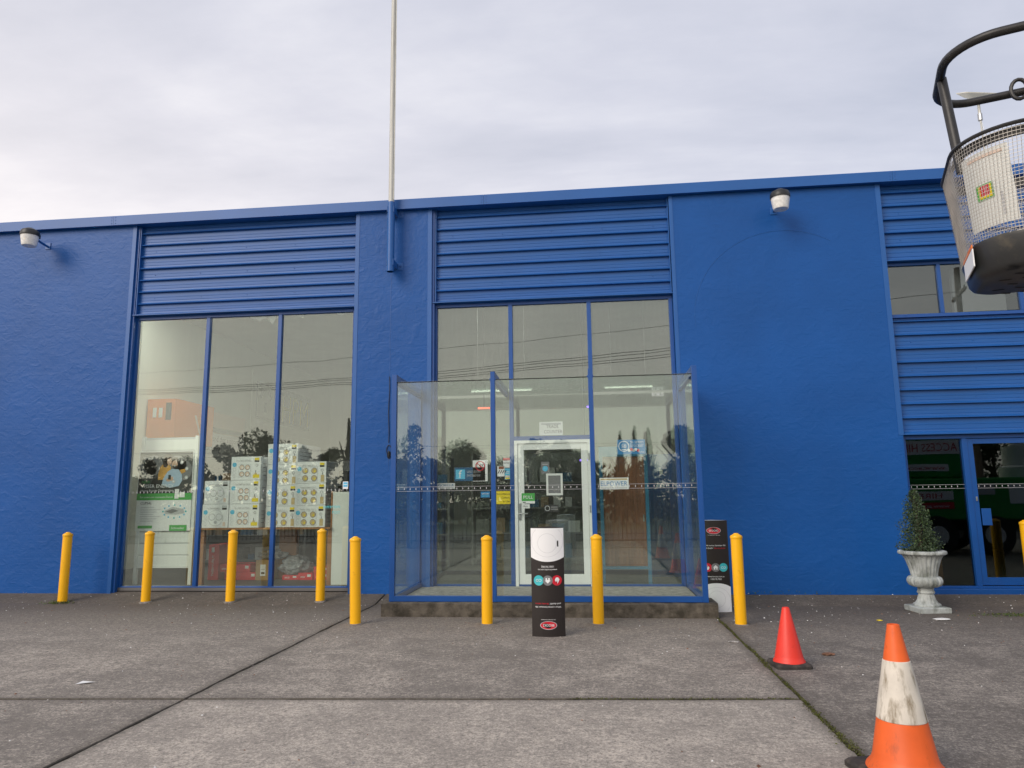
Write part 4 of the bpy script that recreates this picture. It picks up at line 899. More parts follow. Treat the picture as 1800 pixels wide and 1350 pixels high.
# ------------------------------------------------------------------ wall lamps
def wall_lamp(x, z, label, dx=0):
    t = thing('wall_lamp', (x, 0, z), label, 'lamp', 'wall lamps under the fascia')
    mb = MB(); mb.box(x-.045, x+.045, -.012, -.001, z-.055, z+.055, 'blue_metal'); mb.build('wall_plate', t, bevel=.002)
    mb = MB(); c = Vector((x+dx, -.40, z-.02)); mb.tube([(x, -.008, z-.01), (x+dx*.5, -.16, z+.005), (x+dx*.8, -.27, z+.03)], .018, 'blue_metal', 10); mb.build('arm', t, smooth=True)
    mb = MB(); mb.lathe(c, [(.135, .045), (.138, .055), (.136, .10), (.120, .135), (.085, .155), (.05, .175), (.001, .178)], 'black_plastic', 28, caps=False)
    mb.box(c.x-.05, c.x+.05, c.y+.09, c.y+.165, c.z+.055, c.z+.12, 'black_plastic'); mb.build('cap', t, smooth=True)
    mb = MB(); mb.lathe(c, [(.128, .050), (.124, .02), (.105, -.10), (.100, -.115), (.092, -.120), (.020, -.116), (.018, -.110), (.001, -.110)], 'lamp_lens', 48, fn=lambda t_, i: 1+(.014*math.cos(24*t_) if 0 < i < 3 else 0), caps=False); mb.build('lens', t, smooth=True)
    return t
wall_lamp(-8.78, 5.606, 'black capped wall lamp on the blank blue wall')
wall_lamp(2.775, 5.545, 'black capped wall lamp on the wide blue pier')

# ------------------------------------------------------------------ flagpole and cord
FP = thing('flagpole', (-2.94, -.2, 4.83), 'tall pale metal flagpole clamped to the narrow blue pier', 'flagpole')
mb = MB(); mb.lathe((-2.94, -.2, 0), [(.044, 5.93), (.044, 8.5), (.040, 11.5), (.032, 13.5)], 'flagpole_metal', 20); mb.build('pole', FP, smooth=True)
mb = MB(); mb.tube([(-2.895, -.225, 5.97), (-2.893, -.225, 9), (-2.896, -.222, 13.4)], .006, 'galv', 6); mb.build('halyard', FP, smooth=True)
mb = MB(); mb.lathe((-2.94, -.2, 0), [(.046, 4.83), (.056, 4.83), (.056, 5.935), (.046, 5.935), (.046, 4.86)], 'blue_metal', 24, caps=False); mb.build('socket', FP, smooth=True, angle=30)
for z in (4.97, 5.815):
    mb = MB(); mb.box(-3.065, -2.99, -.008, -.001, z-.055, z+.055, 'blue_metal'); mb.box(-2.885, -2.80, -.008, -.001, z-.055, z+.055, 'blue_metal')
    mb.box(-2.996, -2.986, -.24, -.008, z-.05, z+.05, 'blue_metal'); mb.box(-2.895, -2.885, -.24, -.008, z-.05, z+.05, 'blue_metal'); br = mb.build('bracket', FP, bevel=.002)
    mb = MB()
    for x in (-3.035, -2.838): mb.lathe((x, -.012, z), [(.012, -.01), (.012, .01)], 'blue_frame', 8)
    mb.build('bolts', br)
CD = MB(); pts = [(-2.985+.006*math.sin(i*.9), -.012, 3.25-i*.1) for i in range(11)]
CD.tube(pts, .005, 'wire_black', 6)
CD.tube([(-2.975+.035*math.cos(t)*(1+.2*math.sin(3*t)), -.014-.004*math.cos(t), 2.12+.10*math.sin(t)) for t in [i*.35 for i in range(36)]], .005, 'wire_black', 6)
CD.lathe((-2.975, -.017, 2.08), [(.012, -.04), (.016, -.01), (.016, .03), (.010, .05)], 'wire_black', 8)
tag(CD.build('hanging_cord', smooth=True), 'thin black cord with a coiled end hanging down the narrow blue pier', 'cord')

# ------------------------------------------------------------------ satellite dish on the roof
DS = thing('satellite_dish', (6.64, 1.5, 5.98), 'flat pale satellite dish on a thin pole above the roof', 'dish')
mb = MB(); c = Vector((6.65, 1.5, 8.02)); n = Vector((.10, -.45, .88)).normalized(); u = Vector((1, 0.05, -.06)).normalized(); u = (u-n*u.dot(n)).normalized(); v = n.cross(u)
def rr(cx, w, h, r, off, k=5):
    P = []
    for (sx, sy, a0) in ((1, 1, 0), (-1, 1, 90), (-1, -1, 180), (1, -1, 270)):
        for i in range(k+1):
            a = R_(a0+90*i/k); P.append(cx+u*(sx*(w/2-r)+r*math.cos(a))+v*(sy*(h/2-r)+r*math.sin(a))+n*off)
    return P
mb.loft([rr(c, .16, .10, .04, -.11), rr(c, .40, .22, .06, -.075), rr(c, .62, .36, .05, -.012), rr(c, .62, .36, .05, .0)], 'dish_white'); mb.build('panel', DS, smooth=True)
mb = MB(); mb.tube([c-n*.11, c-n*.11+Vector((.005, .01, -.28))], .022, 'galv', 10); mb.tube([c-n*.11+Vector((.005, .01, -.24)), c-n*.11+Vector((.006, .01, -.36))], .036, 'steel', 10); mb.build('mount', DS, smooth=True)
mb = MB(); mb.tube([c-n*.11+Vector((.006, .01, -.34)), Vector((6.67, 1.55, 5.97))], .014, 'galv', 8); mb.tube([c-n*.11+Vector((.02, .01, -.34)), Vector((6.70, 1.55, 7.2)), Vector((6.685, 1.55, 5.97))], .004, 'white_print', 6); mb.build('pole', DS, smooth=True)

# ------------------------------------------------------------------ advertising standees (three-sided card towers)
def standee(cx, cy, z0, ang, w, h, flip, label, lean=0):
    t = thing('standee', (cx, cy, z0), label, 'standee', None)
    u = Vector((math.cos(ang), math.sin(ang), 0)); nrm = Vector((u.y, -u.x, 0)); up = (Vector((0, 0, 1))-nrm*lean).normalized()
    o = Vector((cx, cy, z0))
    # curved front sheet: slight bulge forward, two back sheets meeting in a ridge
    k = 12; out = []
    for i in range(k+1):
        a = -w/2+w*i/k; out.append((a, .045*(1-(2*a/w)**2)))
    def arch(a): return (.018*(1-(2*a/w)**2)) if flip else 0.0
    mb = MB(); V = []; F = []
    for a, d in out: V += [o+u*a+nrm*d, o+u*a+nrm*d+up*(h+arch(a))]
    for i in range(k): F.append((2*i, 2*i+2, 2*i+3, 2*i+1))
    back = o-nrm*.16; nb = len(V); V += [back, back+up*h]
    F += [(2*k, nb, nb+1, 2*k+1), (nb, 0, 1, nb+1), tuple([2*i+1 for i in range(k+1)]+[nb+1]), tuple([2*i for i in range(k, -1, -1)]+[nb])]
    mb.add(V, F[:k], 'standee_card'); b0 = len(mb.v); mb.add(V, F[k:], 'white_print'); mb.build('card_body', t)
    # print follows the curved sheet
    class CP(MB): pass
    pm_ = MB()
    def put(q):  # q: (a, b) from the bottom of the print as designed; flip turns it upside down
        a, b = q
        if flip: a, b = -a, h-b
        return a, b
    def bend(poly, mat, off):
        pts = [put(p) for p in poly]
        pm_.add([o+u*a+nrm*(.045*(1-min(1, (2*a/w)**2))+.0012+.0009*off)+up*b for a, b in pts], [tuple(range(len(pts)))], mat)
    def strip(b0, fb, mat, off):  # area from height b0 up to fb(a), in vertical strips
        for i in range(k):
            a0, a1 = out[i][0], out[i+1][0]
            bend([(a0, b0(a0)), (a1, b0(a1)), (a1, fb(a1)), (a0, fb(a0))], mat, off)
    def disc(a, b, r, mat, off, rb=None, n=20): bend([(a+r*math.cos(2*math.pi*i/n), b+(rb or r)*math.sin(2*math.pi*i/n)) for i in range(n)], mat, off)
    def ring(a, b, r, th, mat, off):
        n = 40
        for i in range(n):
            t0, t1 = 2*math.pi*i/n, 2*math.pi*(i+1)/n
            q = [(a+rr_*math.cos(t_), b+rr_*math.sin(t_)) for rr_, t_ in ((r, t0), (r, t1), (r+th, t1), (r+th, t0))]
            if all(abs(p[0]) <= w/2 and 0.004 <= p[1] <= h for p in q): bend(q, mat, off)
    def text(s, a, b, hh, mat, off, width):
        V, F = text_mesh(s); xs = [p[0] for p in V]; x0, ww = min(xs), max(xs)-min(xs)
        for f in F: bend([(a-width/2+(V[i][0]-x0)/ww*width, b+V[i][1]*hh/.73) for i in f], mat, off)
    # designed right way up: detector disc at the bottom, brand at the top
    strip(lambda a: 0.0, lambda a: .20+math.sqrt(max(0, .235**2-a*a))*.62, 'white_print', 1)
    ring(0, .155, .098, .0022, 'light_grey_print', 2); ring(0, .13, .165, .002, 'light_grey_print', 2)
    bend([(-.118, .13), (-.104, .13), (-.104, .19), (-.118, .19)], 'black_print', 3)
    text('1300 78 FIRE', 0, .385, .020, 'white_print', 1, .13); text('www.brooks.com.au', 0, .418, .018, 'white_print', 1, .20)
    disc(-.095, .535, .052, 'red_print', 1); disc(.095, .535, .052, 'teal_print', 1); disc(0, .535, .052, 'grey_print', 2)
    bend([(-.122, .525), (-.108, .505), (-.086, .507), (-.074, .53), (-.086, .552), (-.098, .532), (-.100, .570), (-.114, .545)], 'white_print', 3)
    bend([(-.022, .510), (.022, .510), (.022, .535), (-.022, .535)], 'white_print', 3); bend([(-.032, .535), (.032, .535), (0, .565)], 'white_print', 3); bend([(-.006, .511), (.007, .511), (.007, .528), (-.006, .528)], 'grey_print', 4)
    text('CO', .095, .520, .030, 'white_print', 3, .060)
    text('What comes between life', 0, .795, .018, 'white_print', 1, .27); text('and death?', -.075, .762, .018, 'white_print', 1, .115); text('Brooks alarms', .065, .762, .018, 'red_print', 1, .135)
    text('Your Protection is Guaranteed', 0, .925, .010, 'white_print', 1, .15)
    disc(0, .985, .088, 'light_grey_print', 1, .043); disc(0, .985, .082, 'red_print', 2, .038); text('BROOKS', 0, .972, .026, 'white_print', 3, .115)
    pm_.build('print', t); return t
standee(-.488, -2.66, 0.0, .03, .345, 1.10, True, 'black and white card standee set upside down in front of the plinth')
standee(1.50, -.98, 0.0, -.04, .345, 1.11, False, 'black and white card standee standing upright behind the porch corner')

# ------------------------------------------------------------------ traffic cones
RC = thing('traffic_cone', (1.605, -3.87, 0), 'small plain red traffic cone with a dirty rubber base', 'cone')
mb = MB(); mb.lathe((1.605, -3.87, 0), [(.130, .035), (.128, .048), (.118, .060), (.112, .085), (.030, .468), (.027, .474), (.022, .474), (.022, .46)], 'cone_red', 36, caps=False); mb.build('cone_body', RC, smooth=True)
def rbase(x, y, s, h, ang, mat, par):
    mb = MB(); P0 = []; rings = []
    for sc_, z in ((1.0, 0.0), (1.0, h*.6), (.94, h), (.80, h+.004)):
        r = []
        for (sx, sy, a0) in ((1, 1, 0), (-1, 1, 90), (-1, -1, 180), (1, -1, 270)):
            for i in range(4):
                a = R_(a0+30*i); q = Vector((sx*(s-.035)+.035*math.cos(a), sy*(s-.035)+.035*math.sin(a)))*sc_; q.rotate(Matrix.Rotation(ang, 2)); r.append((x+q.x, y+q.y, z))
        rings.append(r)
    mb.loft(rings, mat); return mb.build('base', par, smooth=True, angle=30)
rbase(1.605, -3.87, .148, .034, .10, 'cone_rubber', RC)
OX, OY = 1.546, -6.30
OC = thing('traffic_cone', (OX, OY, 0), 'large worn orange traffic cone with a grimy white band', 'cone')
def cr_(z): return .029+.19*(.742-z)
c = (OX, OY, 0)
mb = MB(); mb.lathe(c, [(.190, .035), (.183, .05), (cr_(.07)+.004, .075), (cr_(.10), .10), (cr_(.279), .279)], 'cone_orange', 48, caps=False); mb.build('cone_body', OC, smooth=True)
mb = MB(); mb.lathe(c, [(cr_(.565), .565), (cr_(.735), .735), (.029, .742), (.024, .742), (.023, .66)], 'cone_orange', 48, caps=False); mb.build('cone_tip', OC, smooth=True)
mb = MB(); mb.lathe(c, [(cr_(.277)+.0005, .277), (cr_(.279)+.003, .280), (cr_(.42)+.003, .42), (cr_(.563)+.003, .563), (cr_(.565), .5655)], 'cone_white', 48, caps=False); mb.build('reflective_band', OC, smooth=True)
rbase(OX, OY, .218, .036, .25, 'cone_rubber', OC)

# ------------------------------------------------------------------ urn and shrub
UX, UY = 3.998, -.90
UR = thing('urn', (UX, UY, 0), 'weathered grey classical urn planter with fluted bowl on a square foot', 'urn')
mb = MB(); a = .12
rings = []
for s, z in ((.184, 0), (.186, .055), (.178, .066), (.16, .068)):
    r = []
    for i in range(4):
        t = R_(45+90*i)+a; r.append((UX+s*1.414*math.cos(t), UY+s*1.414*math.sin(t), z))
    rings.append(r)
mb.loft(rings, 'urn_stone'); mb.build('foot', UR, bevel=.006)
mb = MB(); fl = lambda t_, i: 1-.055*(.5+.5*math.cos(18*t_)) if 2 <= i <= 7 else 1
mb.lathe((UX, UY, 0), [(.150, .066), (.154, .085), (.142, .098), (.126, .105), (.104, .14), (.092, .18), (.086, .205), (.085, .212), (.094, .218), (.098, .230), (.094, .242), (.088, .246), (.090, .29)], 'urn_stone', 144, fn=fl); mb.build('stem', UR, smooth=True)
mb = MB(); gd = lambda t_, i: 1+(.055*abs(math.cos(10*t_)) if 1 <= i <= 6 else 0)
mb.lathe((UX, UY, 0), [(.088, .288), (.13, .292), (.168, .312), (.186, .345), (.188, .372), (.178, .400), (.160, .415), (.145, .420)], 'urn_stone', 160, fn=gd); mb.build('gadroon_bowl', UR, smooth=True)
mb = MB(); f2 = lambda t_, i: 1-(.06 if i < 6 else 0)*(.5+.5*math.cos(22*t_))**2
mb.lathe((UX, UY, 0), [(.146, .418), (.150, .45), (.160, .50), (.178, .56), (.198, .62), (.218, .655), (.234, .675), (.240, .690), (.19, .69)], 'urn_stone', 176, fn=f2, caps=False); mb.build('fluted_bell', UR, smooth=True)
mb = MB(); bd = lambda t_, i: 1+(.018*abs(math.cos(26*t_)) if 2 <= i <= 4 else 0)
mb.lathe((UX, UY, 0), [(.232, .672), (.248, .674), (.260, .684), (.265, .700), (.260, .716), (.246, .724), (.214, .722), (.205, .70)], 'urn_stone', 208, fn=bd, caps=False); mb.build('rim', UR, smooth=True)
mb = MB(); mb.lathe((UX, UY, 0), [(.208, .70), (.12, .708), (.001, .712)], 'soil', 24, caps=False); mb.build('soil', UR)
SH = thing('potted_shrub', (UX, UY, .705), 'narrow cone-shaped dark green shrub growing in the urn', 'shrub')
mb = MB(); rs = random.Random(5)
for i in range(26):
    t = rs.uniform(0, 6.28); z = rs.uniform(.75, 1.25); r = .17*(1.46-z)/.75
    mb.tube([(UX-.02+rs.uniform(-.01, .01), UY, z-.10), (UX-.02+r*.5*math.cos(t), UY+r*.5*math.sin(t), z+.02), (UX-.02+r*.95*math.cos(t), UY+r*.95*math.sin(t), z+.06)], [.005, .004, .002], 'shrub_stem', 5)
for i in range(14):
    t = rs.uniform(0, 6.28); z = rs.uniform(.8, 1.35); r = .20*(1.55-z)/.75
    mb.tube([(UX-.02, UY, z-.06), (UX-.02+r*.7*math.cos(t), UY+r*.7*math.sin(t), z+.03), (UX-.02+r*1.25*math.cos(t), UY+r*1.25*math.sin(t), z+.09)], [.003, .0025, .0012], 'shrub_stem', 4)
mb.tube([(UX, UY, .70), (UX-.015, UY, 1.0), (UX-.035, UY, 1.42)], [.014, .010, .003], 'shrub_stem', 6); mb.build('stem', SH)
n = 6400; zz = np.random.beta(1.0, 1.5, n)*.76+.70; zz[:500] = np.random.uniform(.70, .78, 500)
tt = np.random.uniform(0, 2*np.pi, n)
R0 = np.interp(zz, [.70, .78, .95, 1.2, 1.36, 1.46], [.16, .200, .165, .112, .075, .03])*(1+.34*np.sin(3*tt+zz*9)*np.sin(11*zz)+.17*np.sin(5*tt-zz*23)+.16*np.random.normal(size=n))
rad = R0*np.random.uniform(.25, 1.0, n)**.45
lean = (zz-.7)*-.045
Cc = np.stack([UX-.005+lean+rad*np.cos(tt), UY+rad*np.sin(tt), zz], 1); U_, V_ = rand_axes(n, .008, .017)
quads_mesh('foliage', Cc, U_, V_, ['shrub_leaf', 'weed'], SH, (np.random.rand(n) < .09).astype(int))

# ------------------------------------------------------------------ small things on the paving
mb = MB(); mb.add([(-4.12, -4.83, .004), (-4.02, -4.80, .012), (-4.00, -4.76, .006), (-4.10, -4.77, .016)], [(0, 1, 2, 3)], 'paper'); mb.add([(-4.12, -4.83, .003), (-4.10, -4.77, .015), (-4.00, -4.76, .005), (-4.02, -4.80, .011)], [(0, 1, 2, 3)], 'paper'); tag(mb.build('paper_scrap'), 'small torn white paper scrap on the left slab', 'paper')
def crumple(name, x, y, s, mat, label, cat, seed):
    from mathutils import noise
    bm = bmesh.new(); bmesh.ops.create_icosphere(bm, subdivisions=2, radius=1)
    for v in bm.verts:
        k = 1+.5*noise.noise(v.co*2+Vector((seed, 1, 2))); v.co = Vector((v.co.x*s[0]*k, v.co.y*s[1]*k, (v.co.z*k+.8)*s[2]))
    me = bpy.data.meshes.new(name); bm.to_mesh(me); bm.free(); me.materials.append(MATS[mat]); o = bpy.data.objects.new(name, me); COL.objects.link(o); o.location = (x, y, gz(y)); return tag(o, label, cat)
crumple('plastic_wrapper', 3.88, -1.52, (.085, .05, .012), 'paper', 'crumpled clear wrapper lying near the urn', 'litter', 1)
crumple('leaf_scrap', 3.18, -1.6, (.03, .02, .008), 'yellow_print', 'tiny yellow scrap on the paving near the urn', 'litter', 2)
crumple('bark_piece', 2.05, -3.45, (.055, .025, .014), 'dry_leaf', 'brown bark piece on the paving beyond the red cone', 'litter', 3)
crumple('leaf_litter', 4.70, -1.9, (.03, .03, .015), 'dry_leaf', 'dry brown leaf on the paving right of the urn', 'litter', 4)
crumple('stone_chip', 1.33, -2.9, (.05, .02, .008), 'debris', 'flat pale stone chip beside the mossy joint', 'litter', 6)
# scattered grit, one uncountable layer
rs = np.random.RandomState(3); mb = MB()
for i in range(1500):
    x = rs.uniform(-10, 6.5); y = -abs(rs.normal(0, 1.7))-.02
    if rs.rand() < .25: y = rs.uniform(-7, -1)
    if -2.66 < x < 1.47 and y > -1.54: continue
    s = rs.uniform(.003, .011)*(1.6 if rs.rand() < .06 else 1); z = gz(y); a = rs.uniform(0, 6)
    mb.add([(x+s*math.cos(a), y+s*math.sin(a), z-.001), (x+s*math.cos(a+2.1), y+s*math.sin(a+2.1), z-.001), (x+s*math.cos(a+4.2), y+s*math.sin(a+4.2), z-.001), (x, y, z+s*.7)], [(0, 1, 3), (1, 2, 3), (2, 0, 3)], ('paper', 'debris', 'debris', 'dry_leaf', 'dry_leaf')[rs.randint(5)])
tag(mb.build('grit'), 'fine grit and leaf crumbs scattered over the paving', kind='stuff')
# moss in the right hand joint and along the cross joint end
n = 16000; yy = rs.uniform(-8.5, -1.5, n); wv = .017+.014*np.sin(yy*3.1)+.012*np.sin(yy*9.7+1); w_ = np.clip(wv, .008, .05)*np.interp(yy, [-8, -5, -1.5], [1.25, .95, .35])
xx = 1.42+rs.normal(0, 1, n)*w_*.55+.006*np.sin(yy*5)
m2 = rs.rand(n) < .07; xx[m2] = rs.uniform(-.2, 1.41, m2.sum()); yy[m2] = -5.17+.062*(xx[m2]+3)+rs.normal(0, .006, m2.sum())
Cc = np.stack([xx, yy, rs.uniform(-.012, .008, n)], 1); U_, V_ = rand_axes(n, .003, .009)
o = quads_mesh('moss', Cc, U_, V_, ['moss', 'joint_soil'], None, (rs.rand(n) < .25).astype(int)); tag(o, 'green moss filling the joint between the slabs', kind='stuff')
def weeds(name, x, y, sx, sy, n, label):
    c = np.stack([x+rs.normal(0, sx, n), y+rs.normal(0, sy, n), rs.uniform(0, .03, n)], 1); c[:, 2] += [gz(v) for v in c[:, 1]]; U_, V_ = rand_axes(n, .006, .016)
    tag(quads_mesh(name, c, U_, V_, ['weed', 'moss'], None, (rs.rand(n) < .5).astype(int)), label, kind='stuff')
weeds('weeds', -7.66, -.50, .09, .05, 350, 'low weeds round the foot of a bollard')
weeds('weeds', 4.75, -1.2, .16, .05, 220, 'sparse weeds on the paving right of the urn')
weeds('weeds', 2.4, -.04, .5, .02, 60, 'weeds along the foot of the wide blue pier')

# ------------------------------------------------------------------ boom lift: bucket hanging over the yard, truck to the right
F0 = Vector((2.157, -6.044)); bu = Vector((.944, -.33)); bv = Vector((.33, .944))
def bp(a, c, z): q = F0+bu*a+bv*c; return Vector((q.x, q.y, z))
def outline(u0, u1, v0, v1, r, z, k=8, far=.12):
    P = []
    for cu_, cv_, a0, rad in ((u0+r, v0+r, 180, r), (u1-r, v0+r, 270, r), (u1-far, v1-far, 0, far), (u0+far, v1-far, 90, far)):
        for i in range(k+1):
            a = R_(a0+90*i/k); P.append(bp(cu_+rad*math.cos(a), cv_+rad*math.sin(a), z))
    return P
ZR, ZT_, ZB_ = 3.247, 2.707, 2.545
LB = thing('lift_bucket', (2.75, -6.6, 2.545), 'black and white wire mesh lift bucket with charcoal guard rail hanging overhead', 'bucket')
def lev(z):   # outline at height z, tapering downward
    k = (ZR-z)/(ZR-ZT_)
    return (0+.045*k, 1.20-.045*k, -.71+.095*k, .09-.03*k)
mb = MB(); a = lev(ZT_)
rings = []
for off, z in ((-.0, ZT_+.02), (.0, ZT_), (.012, ZT_-.06), (.022, ZB_+.035), (.035, ZB_+.012), (.058, ZB_)):
    rings.append(outline(a[0]+off, a[1]-off, a[2]+off, a[3]-off, .28, z))
mb.loft(rings[::-1], 'tub_plastic', True, False)
inner = [outline(a[0]+o_, a[1]-o_, a[2]+o_, a[3]-o_, .27, z) for o_, z in ((.012, ZT_+.02), (.03, ZB_+.04))]
mb.loft(inner, 'tub_plastic', False, True); mb.build('tub', LB, smooth=True)
mb = MB()
for i in range(9):
    for j in range(6):
        cc = bp(.20+.10*i+(.05 if j % 2 else 0), -.53+.105*j, ZB_-.0015)
        t = Vector((bu.x, bu.y, 0)); s_ = Vector((bv.x, bv.y, 0))
        if (i+j) % 2: t, s_ = (t*.8+s_*.5), (s_*.8-t*.5)
        mb.add([cc-t*.034, cc-t*.02-s_*.013, cc+t*.02-s_*.013, cc+t*.034, cc+t*.02+s_*.013, cc-t*.02+s_*.013], [(0, 1, 2, 3, 4, 5)], 'dark_gasket')
mb.build('floor_slots', LB)
# welded mesh: vertical and horizontal wires (too many to pick apart)
mb = MB(); NZ = 30
def ol(z, off=0.0):
    l = lev(z); return outline(l[0]-off, l[1]+off, l[2]-off, l[3]+off, .30, z, 10)
def resample(P, n):
    L_ = [0]; m = len(P)
    for i in range(m): L_.append(L_[-1]+(P[(i+1) % m]-P[i]).length)
    out = []; j = 0
    for k in range(n):
        d = L_[-1]*k/n
        while L_[j+1] < d: j += 1
        f = (d-L_[j])/max(1e-9, L_[j+1]-L_[j]); out.append(P[j].lerp(P[(j+1) % m], f))
    return out
NV = 196
top_, bot_ = resample(ol(ZR), NV), resample(ol(ZT_), NV)
for p, q in zip(top_, bot_): mb.tube([p, q], .00135, 'wire_mesh', 4, caps=False)
for i in range(1, NZ): 
    z = ZR+(ZT_-ZR)*i/NZ; mb.tube(resample(ol(z, .0014), 90), .00135, 'wire_mesh', 4, closed=True)
tag(mb.build('mesh_cage', LB), kind='stuff')
mb = MB(); mb.tube(ol(ZR+.004), .011, 'charcoal_metal', 8, closed=True); mb.build('rim', LB, smooth=True)
mb = MB(); o_in = [q for q in ol(ZR-.005, -.018)]; o_in2 = [q for q in ol(ZR-.055, -.018)]; mb.loft([o_in2, o_in], 'charcoal_metal', False, False); mb.build('rim_band', LB, smooth=True)
# guard rail ring and its posts
ZG = 3.715
mb = MB(); mb.tube(outline(-.005, 1.2, -.775, -.06, .24, ZG, 10, .20), .0235, 'charcoal_metal', 12, closed=True); mb.build('guard_rail', LB, smooth=True)
for (ua, va), (ub, vb) in (((.03, -.47), (.003, -.42)), ((1.17, -.30), (1.2, -.3)), ((.62, -.70), (.62, -.77))):
    mb = MB(); mb.tube([bp(ua+.01, va, ZR-.12), bp(ua, va, ZR), bp(ub, vb, ZG)], .026 if ua < .5 else .016, 'charcoal_metal', 12); mb.build('rail_post', LB, smooth=True)
mb = MB(); mb.tube([bp(.42+.04*math.cos(t), -.10, ZG+.0+.06*math.sin(t)) for t in [i*6.283/16 for i in range(16)]], .011, 'charcoal_metal', 8, closed=True); mb.build('control_loop', LB, smooth=True)
# liner panel on the left side and the rolled notice inside the front
mb = MB(); l0, l1 = lev(ZR-.01), lev(ZT_+.02)
mb.add([bp(l0[0]+.010, l0[2]+.40, ZR-.03), bp(l0[0]+.010, l0[3]-.14, ZR-.03), bp(l1[0]+.010, l1[3]-.14, ZT_+.02), bp(l1[0]+.010, l1[2]+.36, ZT_+.02)], [(0, 1, 2, 3)], 'liner_sheet'); mb.build('side_liner', LB)
mb = MB(); V = []; m_ = 10
for i in range(m_+1):
    f = i/m_
    for z, l in ((ZR-.075, lev(ZR-.075)), (ZT_+.075, lev(ZT_+.075))):
        r_ = .30; a_ = R_(200+52*f); V.append(bp(l[0]+r_+(r_-.012)*math.cos(a_), l[2]+r_+(r_-.012)*math.sin(a_), z))
mb.add(V, [(2*i, 2*i+2, 2*i+3, 2*i+1) for i in range(m_)], 'white_board'); nb_ = mb.build('notice_sheet', LB, smooth=True)
mb = MB()
def onsheet(f, z, off):
    l = lev(z); r_ = .30; a_ = R_(200+52*f); return bp(l[0]+r_+(r_-.010+off)*math.cos(a_), l[2]+r_+(r_-.010+off)*math.sin(a_), z)
def patch(f0, f1, z0, z1, mat, off):
    for i in range(4):
        a_, c_ = f0+(f1-f0)*i/4, f0+(f1-f0)*(i+1)/4
        mb.add([onsheet(a_, z0, off), onsheet(c_, z0, off), onsheet(c_, z1, off), onsheet(a_, z1, off)], [(0, 1, 2, 3)], mat)
patch(.30, .64, 2.925, 3.005, 'green_print', .001); patch(.345, .61, 2.933, 3.0, 'yellow_print', .002); patch(.39, .575, 2.945, 2.997, 'red_print', .003)
for i in range(3): patch(.425+.05*i, .431+.05*i, 2.945, 2.997, 'white_print', .004)
mb.build('logo', nb_); mb = MB()
patch(.2, .9, 3.135, 3.15, 'rose_print', .001); mb.build('lettering', nb_); mb = MB(); patch(.75, .79, 2.82, 2.94, 'light_grey_print', .001)
mb.build('lettering', nb_)
mb = MB(); l = lev(ZT_)
mb.obox(bp(l[0]+.004, -.30, ZT_-.055), (bv.x, bv.y, 0), .16, (bu.x, bu.y, 0), .003, (0, 0, 1), .048, 'white_print')
mb.obox(bp(l[0]+.002, -.30, ZT_+.005), (bv.x, bv.y, 0), .16, (bu.x, bu.y, 0), .003, (0, 0, 1), .010, 'orange_print'); mb.build('warning_label', LB)
mb = MB(); q = bp(.30, l[2]-.006, ZT_+.012); dv = Vector((bv.x, bv.y, 0))
mb.tube([q, q-dv*.008], .024, 'galv', 16); mb.tube([q-dv*.008, q-dv*.014], .008, 'steel', 8)
mb.build('bolt_washer', LB, smooth=True)
# truck and boom
TR = thing('boom_lift_truck', (10.2, -7.9, 0), 'green access hire truck with a folding boom reaching to the bucket', 'truck')
mb = MB(); mb.box(7.0, 13.2, -8.6, -7.2, .55, .80, 'black_plastic'); mb.build('chassis', TR, bevel=.02)
mb = MB(); mb.box(6.9, 11.2, -8.9, -6.9, .80, 1.75, 'truck_green'); mb.build('tray_body', TR, bevel=.04)
mb = MB(); mb.box(6.95, 8.6, -8.75, -7.0, 1.755, 2.75, 'truck_green'); mb.build('tool_locker', TR, bevel=.05)
mb = MB(); mb.loft([[(11.35, -8.9, .6), (13.5, -8.9, .6), (13.5, -6.9, .6), (11.35, -6.9, .6)], [(11.35, -8.9, 1.6), (13.55, -8.9, 1.6), (13.55, -6.9, 1.6), (11.35, -6.9, 1.6)], [(11.40, -8.75, 2.5), (13.0, -8.75, 2.5), (13.0, -7.05, 2.5), (11.40, -7.05, 2.5)]], 'truck_green'); cabo = mb.build('cab', TR, bevel=.05)
mb = MB(); mb.box(11.6, 12.8, -6.985, -6.93, 1.66, 2.3, 'dark_glass'); mb.build('side_window', cabo)
for x in (7.8, 9.0, 12.4):
    for y in (-8.85, -7.0):
        mb = MB(); mb.tube([(x, y-.12, .45), (x, y+.12, .45)], .45, 'tyre', 24); wh = mb.build('wheel', TR, smooth=True, bevel=.03)
        mb = MB(); mb.tube([(x, y-.125, .45), (x, y+.125, .45)], .22, 'truck_white', 16); mb.build('hub', wh, smooth=True)
def tsign(x0, x1, z0, z1, s, mat, tm, wd, off=0):
    mb = MB(); mb.box(x0, x1, -6.893, -6.888, z0, z1, mat) if z1 < 1.76 else mb.box(x0, x1, -6.995, -6.985, z0, z1, mat)
    yy_ = -6.886 if z1 < 1.76 else -6.983
    pl = (Vector((x1, yy_, z0)), Vector((-1, 0, 0)), Vector((0, 0, 1))); w = x1-x0
    if s: mb.text(pl, s, w/2, (z1-z0)*.2, (z1-z0)*.6, tm, 1, 'c', width=w*wd)
    mb.build('sign_panel', TR)
tsign(7.05, 8.5, 2.30, 2.62, 'ACCESS HIRE', 'white_print', 'red_print', .9)
tsign(7.05, 8.2, 1.92, 2.08, 'www.access', 'white_print', 'red_print', .85)
tsign(7.2, 8.2, 1.25, 1.45, 'HIRE', 'white_print', 'red_print', .5)
tsign(7.2, 8.2, 1.05, 1.2, 'www.access', 'red_print', 'white_print', .8)
